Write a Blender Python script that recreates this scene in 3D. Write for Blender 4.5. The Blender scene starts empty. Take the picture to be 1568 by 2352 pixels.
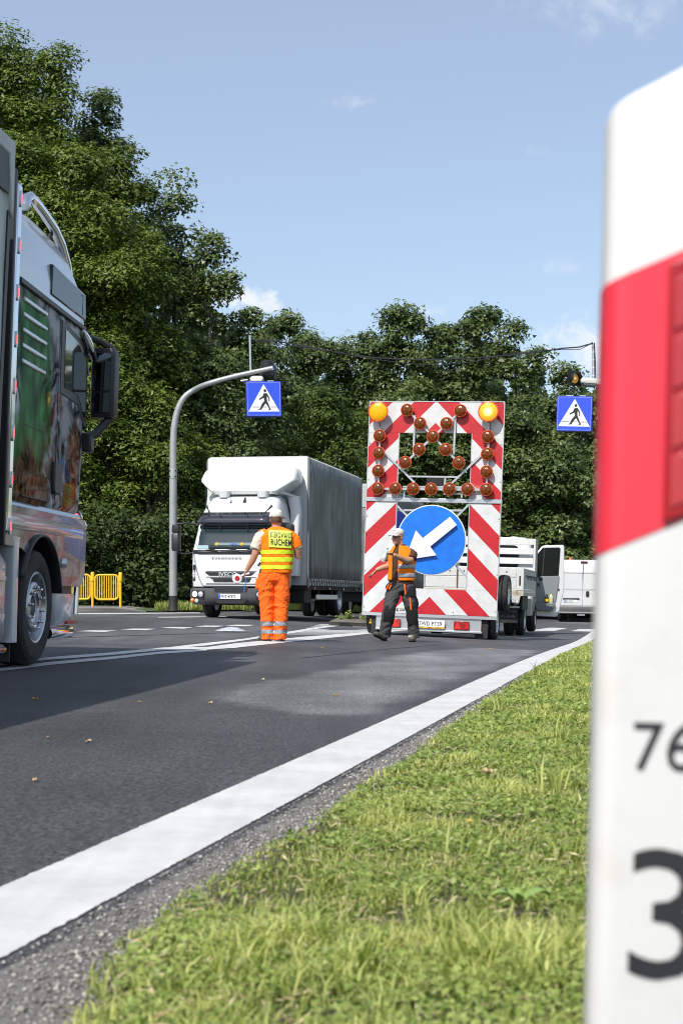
import bpy, bmesh, math, random
import numpy as np
from mathutils import Vector, Matrix, noise as mnoise
random.seed(7); rng = np.random.default_rng(11)
R = math.radians
S = bpy.context.scene
COL = S.collection

# ------------------------------------------------------------------ camera, light, exposure
FPX, CX, HY, CAMZ = 3267.0, 784.0, 1376.0, 0.62     # focal length in px of a 1568 x 2352 frame, centre column, horizon row
cam = bpy.data.cameras.new('camera'); co = bpy.data.objects.new('camera', cam); COL.objects.link(co)
cam.lens = 50; cam.sensor_width = 36; cam.shift_y = 200/2352; cam.clip_start = .05; cam.clip_end = 3000
co.location = (0, 0, CAMZ); co.rotation_euler = (R(90), 0, 0)
cam.dof.use_dof = True; cam.dof.focus_distance = 22; cam.dof.aperture_fstop = 8.0
S.camera = co
EL, AZ = 49.0, 28.0                                  # sun height; shadows run AZ degrees right of straight ahead
sun = bpy.data.lights.new('sun', 'SUN'); so = bpy.data.objects.new('sun', sun); COL.objects.link(so)
sun.energy = 3.8; sun.angle = R(.5); sun.color = (1, .95, .87)
sd = Vector((math.sin(R(AZ))*math.cos(R(EL)), math.cos(R(AZ))*math.cos(R(EL)), -math.sin(R(EL))))
so.rotation_euler = sd.to_track_quat('-Z', 'Y').to_euler(); so.location = (-20, -30, 40)
W = bpy.data.worlds.new('World'); S.world = W; W.use_nodes = True
S.view_settings.view_transform = 'Standard'; S.view_settings.look = 'None'; S.view_settings.gamma = 1
S.view_settings.use_curve_mapping = False; S.view_settings.exposure = .5
S.render.engine = 'CYCLES'; S.cycles.use_denoising = True; S.cycles.pixel_filter_type = 'BLACKMAN_HARRIS'; S.cycles.filter_width = 1.05; S.cycles.max_bounces = 6; S.cycles.transparent_max_bounces = 8
S.cycles.caustics_reflective = False; S.cycles.caustics_refractive = False; S.cycles.sample_clamp_indirect = 6

def world():
    nt = W.node_tree; N = nt.nodes; L = nt.links; N.clear()
    out = N.new('ShaderNodeOutputWorld'); bg = N.new('ShaderNodeBackground'); sky = N.new('ShaderNodeTexSky')
    sky.sky_type = 'NISHITA'; sky.sun_disc = False; sky.sun_elevation = R(EL); sky.sun_rotation = R(180+AZ)
    sky.air_density = 1.2; sky.dust_density = 1.4; sky.ozone_density = 4.5; sky.altitude = 100
    bg.inputs[1].default_value = .128
    tc = N.new('ShaderNodeTexCoord')
    def math_(op, a, b=None, c=None):
        n = N.new('ShaderNodeMath'); n.operation = op
        for i, q in enumerate((a, b, c)):
            if q is None: continue
            if isinstance(q, (int, float)): n.inputs[i].default_value = q
            else: L.new(q, n.inputs[i])
        return n.outputs[0]
    sep = N.new('ShaderNodeSeparateXYZ'); L.new(tc.outputs['Generated'], sep.inputs[0])
    ze = math_('MAXIMUM', sep.outputs[2], .02)
    # flat cloud layer: direction divided by height gives the layer's own plane coordinates
    cx = math_('DIVIDE', sep.outputs[0], ze); cy = math_('DIVIDE', sep.outputs[1], ze)
    com = N.new('ShaderNodeCombineXYZ'); L.new(cx, com.inputs[0]); L.new(cy, com.inputs[1])
    def noise(vec, scale, det=8, rough=.6, dist=.0):
        n = N.new('ShaderNodeTexNoise'); n.inputs['Scale'].default_value = scale; n.inputs['Detail'].default_value = det
        n.inputs['Roughness'].default_value = rough; n.inputs['Distortion'].default_value = dist
        L.new(vec, n.inputs['Vector']); return n.outputs[0]
    nz = noise(tc.outputs['Generated'], 42, 9, .62, .5)
    total = None
    # individual clouds: azimuth, elevation (tangents), widths, strength
    for (px, py, wx, wy, st, sh) in [(1400, 0, 240, 110, .62, .5), (562, 682, 92, 46, 1.1, .14), (825, 236, 95, 26, .55, .4), (1330, 800, 190, 80, .95, .22),
                                  (1310, 612, 85, 30, .5, .4), (985, 716, 70, 26, .7, .3), (1250, 345, 60, 26, .25, .4), (-900, 300, 500, 120, .9, .3), (2600, 500, 600, 130, .9, .3), (1900, 900, 400, 110, 1, .2)]:
        ax = math_('DIVIDE', sep.outputs[0], math_('MAXIMUM', sep.outputs[1], .05)); ay = math_('DIVIDE', sep.outputs[2], math_('MAXIMUM', sep.outputs[1], .05))
        dx = math_('DIVIDE', math_('SUBTRACT', ax, (px-CX)/FPX), wx/FPX); dy = math_('DIVIDE', math_('SUBTRACT', ay, (HY-py)/FPX), wy/FPX)
        r2 = math_('ADD', math_('MULTIPLY', dx, dx), math_('MULTIPLY', dy, dy))
        g = math_('SUBTRACT', 1.0, math_('SQRT', r2))
        k = math_('ADD', math_('MULTIPLY', g, .5), math_('MULTIPLY', math_('SUBTRACT', nz, .5), 1.7))
        mr = N.new('ShaderNodeMapRange'); mr.interpolation_type = 'SMOOTHSTEP'; L.new(k, mr.inputs[0]); mr.inputs[1].default_value = .06; mr.inputs[2].default_value = .06+sh*1.6+.15; mr.inputs[4].default_value = st*.8
        total = mr.outputs[0] if total is None else math_('MAXIMUM', total, mr.outputs[0])
    # scattered fair-weather clouds over the rest of the sky, behind and beside the camera
    big = noise(com.outputs[0], .55, 7, .58)
    mr = N.new('ShaderNodeMapRange'); mr.interpolation_type = 'SMOOTHSTEP'; L.new(big, mr.inputs[0]); mr.inputs[1].default_value = .56; mr.inputs[2].default_value = .74; mr.inputs[4].default_value = .8
    beh = N.new('ShaderNodeMapRange'); L.new(sep.outputs[1], beh.inputs[0]); beh.inputs[1].default_value = .75; beh.inputs[2].default_value = .4
    total = math_('MAXIMUM', total, math_('MULTIPLY', mr.outputs[0], beh.outputs[0]))
    mix = N.new('ShaderNodeMix'); mix.data_type = 'RGBA'; L.new(total, mix.inputs[0]); L.new(sky.outputs[0], mix.inputs[6]); mix.inputs[7].default_value = (5.2, 5.4, 5.8, 1)
    veil = N.new('ShaderNodeMix'); veil.data_type = 'RGBA'; veil.inputs[0].default_value = .29; L.new(sky.outputs[0], veil.inputs[6]); veil.inputs[7].default_value = (4.1, 4.1, 4.1, 1)   # thin high haze over the whole sky
    L.new(veil.outputs[2], mix.inputs[6]); L.new(mix.outputs[2], bg.inputs[0]); L.new(bg.outputs[0], out.inputs[0])
world()

# ------------------------------------------------------------------ helpers
def ss(a, b, x):
    t = np.clip((np.asarray(x, float)-a)/(b-a), 0, 1); return t*t*(3-2*t)
def gz(x, y):                                        # the road is banked: its right side lies lower
    A = .015+.04*ss(10, 30, y)
    return -A*6*np.tanh(np.asarray(x, float)/6)+.05*np.exp(-((np.asarray(x, float)+2.3)/3)**2)*ss(25, 31, y)
def G(X, Y):                                         # the ground point seen at a pixel of the 1568 x 2352 frame
    y = np.arange(1, 140, .02); x = (X-CX)/FPX*y
    h = CAMZ-(Y-HY)/FPX*y-gz(x, y); i = int(np.argmax(h <= 0)) or len(y)-1
    return float(x[i]), float(y[i])
def gp(X, Y, dz=0):
    x, y = G(X, Y); return Vector((x, y, float(gz(x, y))+dz))
def at(X, Y, d): return Vector(((X-CX)/FPX*d, d, CAMZ-(Y-HY)/FPX*d))

class M:
    def __init__(s): s.v = []; s.f = []
    def add(s, vs, fs, T=None):
        n = len(s.v)
        s.v += [tuple(T @ Vector(p)) for p in vs] if T is not None else [tuple(p) for p in vs]
        s.f += [tuple(i+n for i in f) for f in fs]; return s
    def box(s, c, d, T=None, rot=None):
        x, y, z = d[0]/2, d[1]/2, d[2]/2
        vs = [Vector(p) for p in ((-x,-y,-z),(x,-y,-z),(x,y,-z),(-x,y,-z),(-x,-y,z),(x,-y,z),(x,y,z),(-x,y,z))]
        if rot is not None: vs = [rot @ p for p in vs]
        return s.add([p+Vector(c) for p in vs], [(3,2,1,0),(4,5,6,7),(0,1,5,4),(1,2,6,5),(2,3,7,6),(3,0,4,7)], T)
    def bb(s, x0, x1, y0, y1, z0, z1, T=None): return s.box(((x0+x1)/2,(y0+y1)/2,(z0+z1)/2), (abs(x1-x0),abs(y1-y0),abs(z1-z0)), T)
    def tube(s, pts, rad, n=10, caps=True, T=None, flat=1.0, up=None):
        pts = [Vector(p) for p in pts]; k = len(pts)
        if not isinstance(rad, (list, tuple)): rad = [rad]*k
        vs = []; prev = None
        for i, p in enumerate(pts):
            t = ((pts[min(i+1,k-1)]-pts[max(i-1,0)])).normalized()
            if prev is None:
                a = Vector(up) if up else (Vector((0,0,1)) if abs(t.z) < .9 else Vector((0,1,0)))
                u = (a-t*a.dot(t)).normalized()
            else: u = (prev-t*prev.dot(t)).normalized()
            prev = u; w = t.cross(u)
            r = rad[i]; ru, rw = r if isinstance(r, (list, tuple)) else (r*flat, r)
            for j in range(n):
                a = 2*math.pi*j/n; vs.append(p+u*(math.cos(a)*ru)+w*(math.sin(a)*rw))
        fs = [(i*n+j, i*n+(j+1)%n, (i+1)*n+(j+1)%n, (i+1)*n+j) for i in range(k-1) for j in range(n)]
        if caps: fs += [tuple(range(n-1,-1,-1)), tuple((k-1)*n+j for j in range(n))]
        return s.add(vs, fs, T)
    def cyl(s, p0, p1, r, n=16, T=None, r1=None): return s.tube([p0, p1], [r, r if r1 is None else r1], n, True, T)
    def bar(s, p0, p1, w, h=None, T=None, up=None):   # square bar
        h = h or w; p0, p1 = Vector(p0), Vector(p1); t = (p1-p0).normalized()
        a = Vector(up) if up else (Vector((0,1,0)) if abs(t.y) < .9 else Vector((0,0,1)))
        u = (a-t*a.dot(t)).normalized()*h/2; q = t.cross(u).normalized()*w/2
        vs = [p0-u-q,p0+u-q,p0+u+q,p0-u+q,p1-u-q,p1+u-q,p1+u+q,p1-u+q]
        return s.add(vs, [(3,2,1,0),(4,5,6,7),(0,1,5,4),(1,2,6,5),(2,3,7,6),(3,0,4,7)], T)
    def lathe(s, prof, n=24, T=None, close=False):    # (r, h) about z
        vs = [(r*math.cos(2*math.pi*j/n), r*math.sin(2*math.pi*j/n), h) for r, h in prof for j in range(n)]
        k = len(prof); fs = [(i*n+j, i*n+(j+1)%n, (i+1)*n+(j+1)%n, (i+1)*n+j) for i in range(k-1) for j in range(n)]
        if close: fs += [((k-1)*n+j, (k-1)*n+(j+1)%n, (j+1)%n, j) for j in range(n)]
        else: fs += [tuple(range(n-1,-1,-1)), tuple((k-1)*n+j for j in range(n))]
        return s.add(vs, fs, T)
    def prism(s, poly, h0, h1, T=None):
        n = len(poly); vs = [(x,y,h0) for x,y in poly]+[(x,y,h1) for x,y in poly]
        return s.add(vs, [tuple(range(n-1,-1,-1)), tuple(range(n,2*n))]+[(i,(i+1)%n,n+(i+1)%n,n+i) for i in range(n)], T)
    def grid(s, P, T=None):
        a, b = len(P), len(P[0]); return s.add([p for r in P for p in r], [(i*b+j, i*b+j+1, (i+1)*b+j+1, (i+1)*b+j) for i in range(a-1) for j in range(b-1)], T)
    def ell(s, c, r, n=16, T=None, rot=None):
        vs = []; m = n//2
        for i in range(m+1):
            a = math.pi*i/m
            for j in range(n):
                b = 2*math.pi*j/n; p = Vector((r[0]*math.sin(a)*math.cos(b), r[1]*math.sin(a)*math.sin(b), r[2]*math.cos(a)))
                vs.append((rot @ p if rot is not None else p)+Vector(c))
        return s.add(vs, [(i*n+j,(i+1)*n+j,(i+1)*n+(j+1)%n,i*n+(j+1)%n) for i in range(m) for j in range(n)], T)
    def rr(s, lv, k=5, T=None, caps=True):            # loft of rounded rectangles: (z, x0, x1, y0, y1, r[, rback])
        vs = []
        for q in lv:
            z, x0, x1, y0, y1, r = q[:6]; rb = q[6] if len(q) > 6 else r
            for cx, cy, a0, rad in ((x1-r, y0+r, -90, r), (x1-rb, y1-rb, 0, rb), (x0+rb, y1-rb, 90, rb), (x0+r, y0+r, 180, r)):
                for i in range(k+1):
                    a = R(a0+90*i/k); vs.append((cx+rad*math.cos(a), cy+rad*math.sin(a), z))
        n = 4*(k+1); m = len(lv)
        fs = [(i*n+j, i*n+(j+1)%n, (i+1)*n+(j+1)%n, (i+1)*n+j) for i in range(m-1) for j in range(n)]
        if caps: fs += [tuple(range(n-1,-1,-1)), tuple((m-1)*n+j for j in range(n))]
        return s.add(vs, fs, T)

def obj(name, m, mat, parent=None, smooth=35, bevel=0, T=None, label=None):
    me = bpy.data.meshes.new(name); me.from_pydata(m.v, [], m.f)
    if len(m.v) < 60000:
        b = bmesh.new(); b.from_mesh(me)
        if smooth: bmesh.ops.remove_doubles(b, verts=b.verts, dist=1e-6)
        bmesh.ops.recalc_face_normals(b, faces=b.faces); b.to_mesh(me); b.free()
    if smooth:
        me.shade_smooth(); me.set_sharp_from_angle(angle=R(smooth))
    o = bpy.data.objects.new(name, me); COL.objects.link(o); me.materials.append(mat)
    if parent: o.parent = parent
    if T is not None: o.matrix_local = T
    if bevel:
        d = o.modifiers.new('bevel', 'BEVEL'); d.width = bevel; d.segments = 2; d.limit_method = 'ANGLE'; d.angle_limit = R(40)
    if label: o['label'] = label
    return o
def tag(o, label=None, cat=None, group=None, kind=None):
    for k, q in (('label', label), ('category', cat), ('group', group), ('kind', kind)):
        if q: o[k] = q
    return o
def thing(name, label, cat, loc=(0,0,0), rot=(0,0,0), group=None):
    o = bpy.data.objects.new(name, None); COL.objects.link(o); o.location = loc; o.rotation_euler = rot; o.empty_display_size = .2
    return tag(o, label, cat, group)
def smooth_path(P, k=5):                               # Catmull-Rom through the points
    P = [Vector(p) for p in P]; Q = [P[0]*2-P[1]]+P+[P[-1]*2-P[-2]]; out = []
    for i in range(1, len(Q)-2):
        for j in range(k):
            t = j/k; a, b, c, d = Q[i-1:i+3]; out.append(.5*((2*b)+(c-a)*t+(2*a-5*b+4*c-d)*t*t+(3*b-a-3*c+d)*t**3))
    return out+[P[-1]]
def skin_of(src, z0, z1, name, material, off=.004, sel=None):   # a strip lying on part of another mesh
    me = src.data; me.update(); vs = [v.co.copy()+v.normal*off for v in me.vertices]; m = M(); ids = {}
    for p in me.polygons:
        c = p.center
        if z0 <= c.z <= z1 and (sel is None or sel(c)):
            f = []
            for i in p.vertices:
                if i not in ids: ids[i] = len(m.v); m.v.append(tuple(vs[i]))
                f.append(ids[i])
            m.f.append(tuple(f))
    return obj(name, m, material, src, 80)
def copy_tree(o, parent=None):
    c = o.copy(); COL.objects.link(c)
    if parent: c.parent = parent
    for ch in list(o.children): copy_tree(ch, c)
    return c
def inst(o, parent, T, name=None):                    # another piece sharing a mesh
    c = o.copy(); COL.objects.link(c); c.parent = parent; c.matrix_local = T; return c
def lettering(name, txt, mat, parent, T, size=1, sx=1, bold=0, ext=.0015, fn=None, align='LEFT', sp=1.0):
    cu = bpy.data.curves.new(name, 'FONT'); cu.body = txt; cu.size = size; cu.offset = bold; cu.extrude = ext; cu.resolution_u = 3; cu.align_x = align; cu.space_character = sp
    t = bpy.data.objects.new(name, cu); COL.objects.link(t); bpy.context.view_layer.update()
    me = bpy.data.meshes.new_from_object(t.evaluated_get(bpy.context.evaluated_depsgraph_get())); bpy.data.objects.remove(t)
    me.name = name
    for p in me.vertices:
        q = Vector((p.co.x*sx, p.co.y, p.co.z)); p.co = fn(q) if fn else q
    me.materials.clear(); me.materials.append(mat)
    o = bpy.data.objects.new(name, me); COL.objects.link(o); o.parent = parent; o.matrix_local = T; return o
def frame(o, x, y):                                    # matrix with given origin, x axis and y axis
    x, y = Vector(x).normalized(), Vector(y).normalized(); z = x.cross(y)
    m = Matrix((x, y, z)).transposed().to_4x4(); m.translation = Vector(o); return m
Tr = Matrix.Translation
def Rz(a): return Matrix.Rotation(R(a), 4, 'Z')
def Ry(a): return Matrix.Rotation(R(a), 4, 'Y')
def Rx(a): return Matrix.Rotation(R(a), 4, 'X')
UPX = frame((0,0,0), (1,0,0), (0,0,1))                 # text plane facing -y

# ------------------------------------------------------------------ materials
MATS = {}
def mat(name, col, rough=.5, metal=0, var=.1, scale=5, bump=0, bscale=40, coat=0, spec=.5, emit=0, alpha=1, trans=0, dirt=None, dscale=2.0, sheen=0):
    if name in MATS: return MATS[name]
    m = bpy.data.materials.new(name); m.use_nodes = True; nt = m.node_tree; N, L = nt.nodes, nt.links; b = N['Principled BSDF']
    b.inputs['Roughness'].default_value = rough; b.inputs['Metallic'].default_value = metal; b.inputs['Coat Weight'].default_value = coat
    b.inputs['Coat Roughness'].default_value = .05; b.inputs['Specular IOR Level'].default_value = spec; b.inputs['Alpha'].default_value = alpha
    b.inputs['Transmission Weight'].default_value = trans
    c = (*col, 1); b.inputs['Base Color'].default_value = c
    if emit: b.inputs['Emission Color'].default_value = c; b.inputs['Emission Strength'].default_value = emit
    tc = N.new('ShaderNodeTexCoord')
    if var:
        n = N.new('ShaderNodeTexNoise'); n.inputs['Scale'].default_value = scale; n.inputs['Detail'].default_value = 5; L.new(tc.outputs['Object'], n.inputs['Vector'])
        x = N.new('ShaderNodeMix'); x.data_type = 'RGBA'; L.new(n.outputs[0], x.inputs[0])
        x.inputs[6].default_value = (*[q*(1-var) for q in col], 1); x.inputs[7].default_value = (*[min(1, q*(1+var)) for q in col], 1)
        last = x.outputs[2]
        if dirt:
            n2 = N.new('ShaderNodeTexNoise'); n2.inputs['Scale'].default_value = dscale; n2.inputs['Detail'].default_value = 8; n2.inputs['Roughness'].default_value = .68; L.new(tc.outputs['Object'], n2.inputs['Vector'])
            mr = N.new('ShaderNodeMapRange'); L.new(n2.outputs[0], mr.inputs[0]); mr.inputs[1].default_value = .5; mr.inputs[2].default_value = .72; mr.inputs[4].default_value = dirt[3]
            y = N.new('ShaderNodeMix'); y.data_type = 'RGBA'; L.new(mr.outputs[0], y.inputs[0]); L.new(last, y.inputs[6]); y.inputs[7].default_value = (*dirt[:3], 1); last = y.outputs[2]
        L.new(last, b.inputs['Base Color'])
    if bump:
        n = N.new('ShaderNodeTexNoise'); n.inputs['Scale'].default_value = bscale; n.inputs['Detail'].default_value = 4; L.new(tc.outputs['Object'], n.inputs['Vector'])
        u = N.new('ShaderNodeBump'); u.inputs['Strength'].default_value = bump; u.inputs['Distance'].default_value = .02; L.new(n.outputs[0], u.inputs['Height']); L.new(u.outputs[0], b.inputs['Normal'])
    MATS[name] = m; return m
white = mat('white_paint', (.61,.62,.62), .25, var=.04, coat=.5, dirt=(.5,.48,.44,.18))
whitevan = mat('van_white', (.58,.59,.6), .22, var=.03, coat=.6, dirt=(.5,.48,.44,.12))
black = mat('black_plastic', (.018,.018,.02), .45, var=.2)
grey_pl = mat('grey_plastic', (.06,.062,.066), .5, var=.15, dirt=(.2,.19,.17,.3))
rubber = mat('rubber', (.016,.016,.016), .8, var=.25, dirt=(.1,.09,.08,.35), dscale=5)
darkmetal = mat('dark_metal', (.03,.03,.032), .55, .3, var=.25)
chassis = mat('chassis_black', (.012,.012,.013), .7, var=.3)
galv = mat('galvanised_steel', (.5,.52,.54), .42, .75, var=.15, scale=18)
alu = mat('aluminium', (.62,.64,.66), .35, .8, var=.08)
chrome = mat('chrome', (.72,.74,.77), .08, 1, var=.04)
glass = mat('dark_glass', (.012,.016,.019), .05, var=.3, spec=.45)
mirror = mat('mirror_glass', (.12,.13,.14), .03, 1, var=0)
red_lens = mat('red_lens', (.45,.015,.015), .15, var=.15, scale=60, coat=.5)
orange_lens = mat('orange_lens', (.8,.2,.02), .15, var=.15, scale=60, coat=.5)
clear_lens = mat('clear_lens', (.62,.65,.68), .08, .5, var=.25, scale=30)
lit_lens = mat('lit_headlamp', (1,.97,.88), .1, emit=2.2, var=0)
led_red = mat('red_led', (1,.05,.06), .2, emit=2.5, var=0)
plate_white = mat('plate_white', (.74,.75,.75), .4, var=.04)
ink = mat('black_ink', (.012,.012,.013), .5, var=0)
blue_film = mat('blue_film', (.016,.13,.62), .45, var=.08, scale=30)
eu_blue = mat('plate_blue', (.02,.08,.5), .4, var=0)
yellow_pt = mat('yellow_paint', (.75,.46,.015), .4, var=.08, dirt=(.25,.16,.03,.4), dscale=6)
skin = mat('skin', (.47,.235,.15), .5, var=.12, scale=12, bump=.05)
skin2 = mat('skin_tanned', (.45,.225,.14), .5, var=.12, scale=12, bump=.05)
white_film = mat('white_film', (.68,.69,.7), .5, var=.03, scale=20)
# ------------------------------------------------------------------ ground, road, markings
def nodes(name):
    m = bpy.data.materials.new(name); m.use_nodes = True; return m, m.node_tree.nodes, m.node_tree.links, m.node_tree.nodes['Principled BSDF']
def N_(N, L, typ, ins=None, **kw):
    n = N.new('ShaderNode'+typ)
    for k, v in kw.items(): setattr(n, k, v)
    for k, v in (ins or {}).items():
        if hasattr(v, 'is_linked') or isinstance(v, bpy.types.NodeSocket): L.new(v, n.inputs[k])
        else: n.inputs[k].default_value = v
    return n
def asphalt():
    m, N, L, b = nodes('asphalt'); tc = N.new('ShaderNodeTexCoord').outputs['Object']
    big = N_(N, L, 'TexNoise', {'Vector': tc, 'Scale': .5, 'Detail': 6, 'Roughness': .6})
    mp = N_(N, L, 'Mapping', {'Vector': tc, 'Rotation': (0, 0, R(10)), 'Scale': (1.6, .12, 1)})
    streak = N_(N, L, 'TexNoise', {'Vector': mp.outputs[0], 'Scale': 1.4, 'Detail': 5})
    fine = N_(N, L, 'TexNoise', {'Vector': tc, 'Scale': 66, 'Detail': 5, 'Roughness': .8})
    vor = N_(N, L, 'TexVoronoi', {'Vector': tc, 'Scale': 95})
    at_ = N_(N, L, 'Attribute', attribute_name='paleness')
    base = N_(N, L, 'Mix', {0: at_.outputs['Fac'], 6: (.052,.053,.056,1), 7: (.16,.16,.162,1)}, data_type='RGBA')
    v1 = N_(N, L, 'MapRange', {0: big.outputs[0], 1: .3, 2: .7, 3: .7, 4: 1.32}); v2 = N_(N, L, 'MapRange', {0: streak.outputs[0], 1: .3, 2: .7, 3: .76, 4: 1.22})
    v3 = N_(N, L, 'MapRange', {0: fine.outputs[0], 1: .36, 2: .66, 3: .3, 4: 2.0}); v4 = N_(N, L, 'MapRange', {0: vor.outputs['Color'], 1: 0, 2: 1, 3: .5, 4: 1.6})
    k = N_(N, L, 'Math', {0: v1.outputs[0], 1: v2.outputs[0]}, operation='MULTIPLY'); k = N_(N, L, 'Math', {0: k.outputs[0], 1: v3.outputs[0]}, operation='MULTIPLY'); k = N_(N, L, 'Math', {0: k.outputs[0], 1: v4.outputs[0]}, operation='MULTIPLY')
    sc = N_(N, L, 'VectorMath', {0: base.outputs[2], 'Scale': k.outputs[0]}, operation='SCALE'); L.new(sc.outputs[0], b.inputs['Base Color'])
    bp = N_(N, L, 'Bump', {'Strength': .9, 'Distance': .008, 'Height': fine.outputs[0]}); L.new(bp.outputs[0], b.inputs['Normal'])
    b.inputs['Roughness'].default_value = .62; b.inputs['Specular IOR Level'].default_value = .4
    return m
M_asphalt = asphalt()
def road_paint():
    m, N, L, b = nodes('road_paint'); tc = N.new('ShaderNodeTexCoord').outputs['Object']
    n1 = N_(N, L, 'TexNoise', {'Vector': tc, 'Scale': 3, 'Detail': 8, 'Roughness': .7}); n2 = N_(N, L, 'TexNoise', {'Vector': tc, 'Scale': 60, 'Detail': 4, 'Roughness': .8})
    mp = N_(N, L, 'Mapping', {'Vector': tc, 'Rotation': (0, 0, R(12)), 'Scale': (14, 1.1, 1)}); n3 = N_(N, L, 'TexNoise', {'Vector': mp.outputs[0], 'Scale': 1.5, 'Detail': 3})
    a = N_(N, L, 'MapRange', {0: n1.outputs[0], 1: .3, 2: .7, 3: .46, 4: .63}); c = N_(N, L, 'MapRange', {0: n3.outputs[0], 1: .3, 2: .75, 3: 1.02, 4: .93}); s = N_(N, L, 'MapRange', {0: n2.outputs[0], 1: .66, 2: .74, 3: 1, 4: .45})
    k = N_(N, L, 'Math', {0: a.outputs[0], 1: c.outputs[0]}, operation='MULTIPLY'); k = N_(N, L, 'Math', {0: k.outputs[0], 1: s.outputs[0]}, operation='MULTIPLY')
    cc = N_(N, L, 'VectorMath', {0: (1, .995, .98), 'Scale': k.outputs[0]}, operation='SCALE'); L.new(cc.outputs[0], b.inputs['Base Color'])
    bp = N_(N, L, 'Bump', {'Strength': .4, 'Distance': .004, 'Height': n2.outputs[0]}); L.new(bp.outputs[0], b.inputs['Normal']); b.inputs['Roughness'].default_value = .6
    return m
M_paint = road_paint()
def soil(name, c1, c2, sc=25):
    m, N, L, b = nodes(name); tc = N.new('ShaderNodeTexCoord').outputs['Object']
    n1 = N_(N, L, 'TexNoise', {'Vector': tc, 'Scale': sc, 'Detail': 8, 'Roughness': .7}); n2 = N_(N, L, 'TexNoise', {'Vector': tc, 'Scale': 1.2, 'Detail': 5})
    r = N_(N, L, 'Mix', {0: n1.outputs[0], 6: (*c1, 1), 7: (*c2, 1)}, data_type='RGBA'); v = N_(N, L, 'MapRange', {0: n2.outputs[0], 1: .3, 2: .7, 3: .7, 4: 1.25})
    s = N_(N, L, 'VectorMath', {0: r.outputs[2], 'Scale': v.outputs[0]}, operation='SCALE'); L.new(s.outputs[0], b.inputs['Base Color'])
    bp = N_(N, L, 'Bump', {'Strength': .7, 'Distance': .02, 'Height': n1.outputs[0]}); L.new(bp.outputs[0], b.inputs['Normal']); b.inputs['Roughness'].default_value = .9
    return m
M_soil = soil('verge_soil', (.03,.03,.02), (.1,.095,.06)); M_meadow = soil('meadow', (.025,.05,.012), (.07,.1,.03), 6)
M_dust = soil('shoulder_grit', (.035,.035,.035), (.33,.32,.30), 60)
M_conc = soil('kerb_concrete', (.12,.115,.105), (.28,.27,.25), 40)

def sheet(name, xs, ys, fz, material, attr=None, cut=None, kind='structure'):
    X, Y = np.meshgrid(xs, ys); Z = fz(X, Y); nx = len(xs)
    v = np.stack([X, Y, Z], -1).reshape(-1, 3); i = np.arange((len(ys)-1)*(nx-1)); r, c = i//(nx-1), i % (nx-1); a = r*nx+c
    f = np.stack([a, a+1, a+nx+1, a+nx], -1)
    if cut is not None:
        ctr = v[f].mean(1); f = f[cut(ctr[:, 0], ctr[:, 1])]
    me = bpy.data.meshes.new(name); me.from_pydata(v.tolist(), [], f.tolist()); me.materials.append(material); me.shade_smooth()
    if attr is not None:
        A = me.attributes.new('paleness', 'FLOAT', 'POINT'); A.data.foreach_set('value', attr(v[:, 0], v[:, 1]).astype(np.float32))
    o = bpy.data.objects.new(name, me); COL.objects.link(o); return tag(o, kind=kind)

# right edge of the carriageway: inner edge of the wide white line
lowpix = [(0,2196),(171,2118),(409,1990),(685,1837),(887,1712),(1058,1631),(1172,1567),(1264,1514),(1352,1475)]
pw = np.array([G(*p) for p in lowpix]); cL = np.polyfit(pw[:, 1], pw[:, 0], 2)
def xL(y): return np.polyval(cL, np.asarray(y, float))
nsl = np.array([[mnoise.noise((0, k*.9, 3.1)) for k in range(400)]])[0]
def xG(y): return xL(y)+np.interp(y, [1.7,2.08,2.3,2.9,3.5,3.8,4.5,5.5,8.6,16,30], [.42,.33,.24,.18,.19,.22,.18,.19,.12,.07,.07])+.03*np.interp(np.asarray(y, float)*2.2, np.arange(400), nsl)+.03*np.interp(np.asarray(y, float)*9, np.arange(400), nsl[::-1])
# far edge of the road (outer side of the bend)
EDGE = np.array([(-40, 33), (-14, 36.5), (-7.1, 38.2), (-5.5, 39.2), (-4.4, 42), (-3.4, 47), (-1, 60), (5, 78), (16, 100), (40, 135)])
def far_y(x): return np.interp(x, EDGE[:, 0], EDGE[:, 1])
base = sheet('ground', np.r_[np.linspace(-600, -40, 15), np.linspace(-36, 36, 37), np.linspace(40, 600, 15)], np.r_[np.linspace(-60, 90, 76), np.linspace(95, 900, 22)], lambda x, y: gz(x, np.minimum(y, 100))-.16, M_meadow)
# paler area of the asphalt, soft-edged and set per vertex
palepix = [(478,1600),(565,1572),(700,1548),(830,1525),(905,1506),(980,1495),(1100,1488),(1240,1494),(1200,1512),(1130,1538),(1060,1555),(985,1585),(930,1612),(870,1640),(800,1643),(700,1641),(620,1632)]
PALE_AREA = np.array([G(*p) for p in palepix])
far_patch = np.array([G(*p) for p in [(170,1452),(420,1446),(640,1440),(640,1452),(470,1478),(300,1480),(160,1472)]])
def pdist(px, py, poly):
    d = np.full(px.shape, 1e9); ins = np.zeros(px.shape, bool)
    for i in range(len(poly)):
        a, b = poly[i], poly[(i+1) % len(poly)]; ex, ey = b-a; t = np.clip(((px-a[0])*ex+(py-a[1])*ey)/(ex*ex+ey*ey), 0, 1)
        d = np.minimum(d, np.hypot(px-a[0]-t*ex, py-a[1]-t*ey))
        c = (a[1] > py) != (b[1] > py); ins ^= c & (px < (b[0]-a[0])*(py-a[1])/(b[1]-a[1]+1e-12)+a[0])
    return np.where(ins, d, -d)
def nz2(x, y, s, seed=0):
    return np.array([mnoise.fractal((a*s, b*s, seed), 1, 2, 4) for a, b in zip(x, y)])
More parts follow.
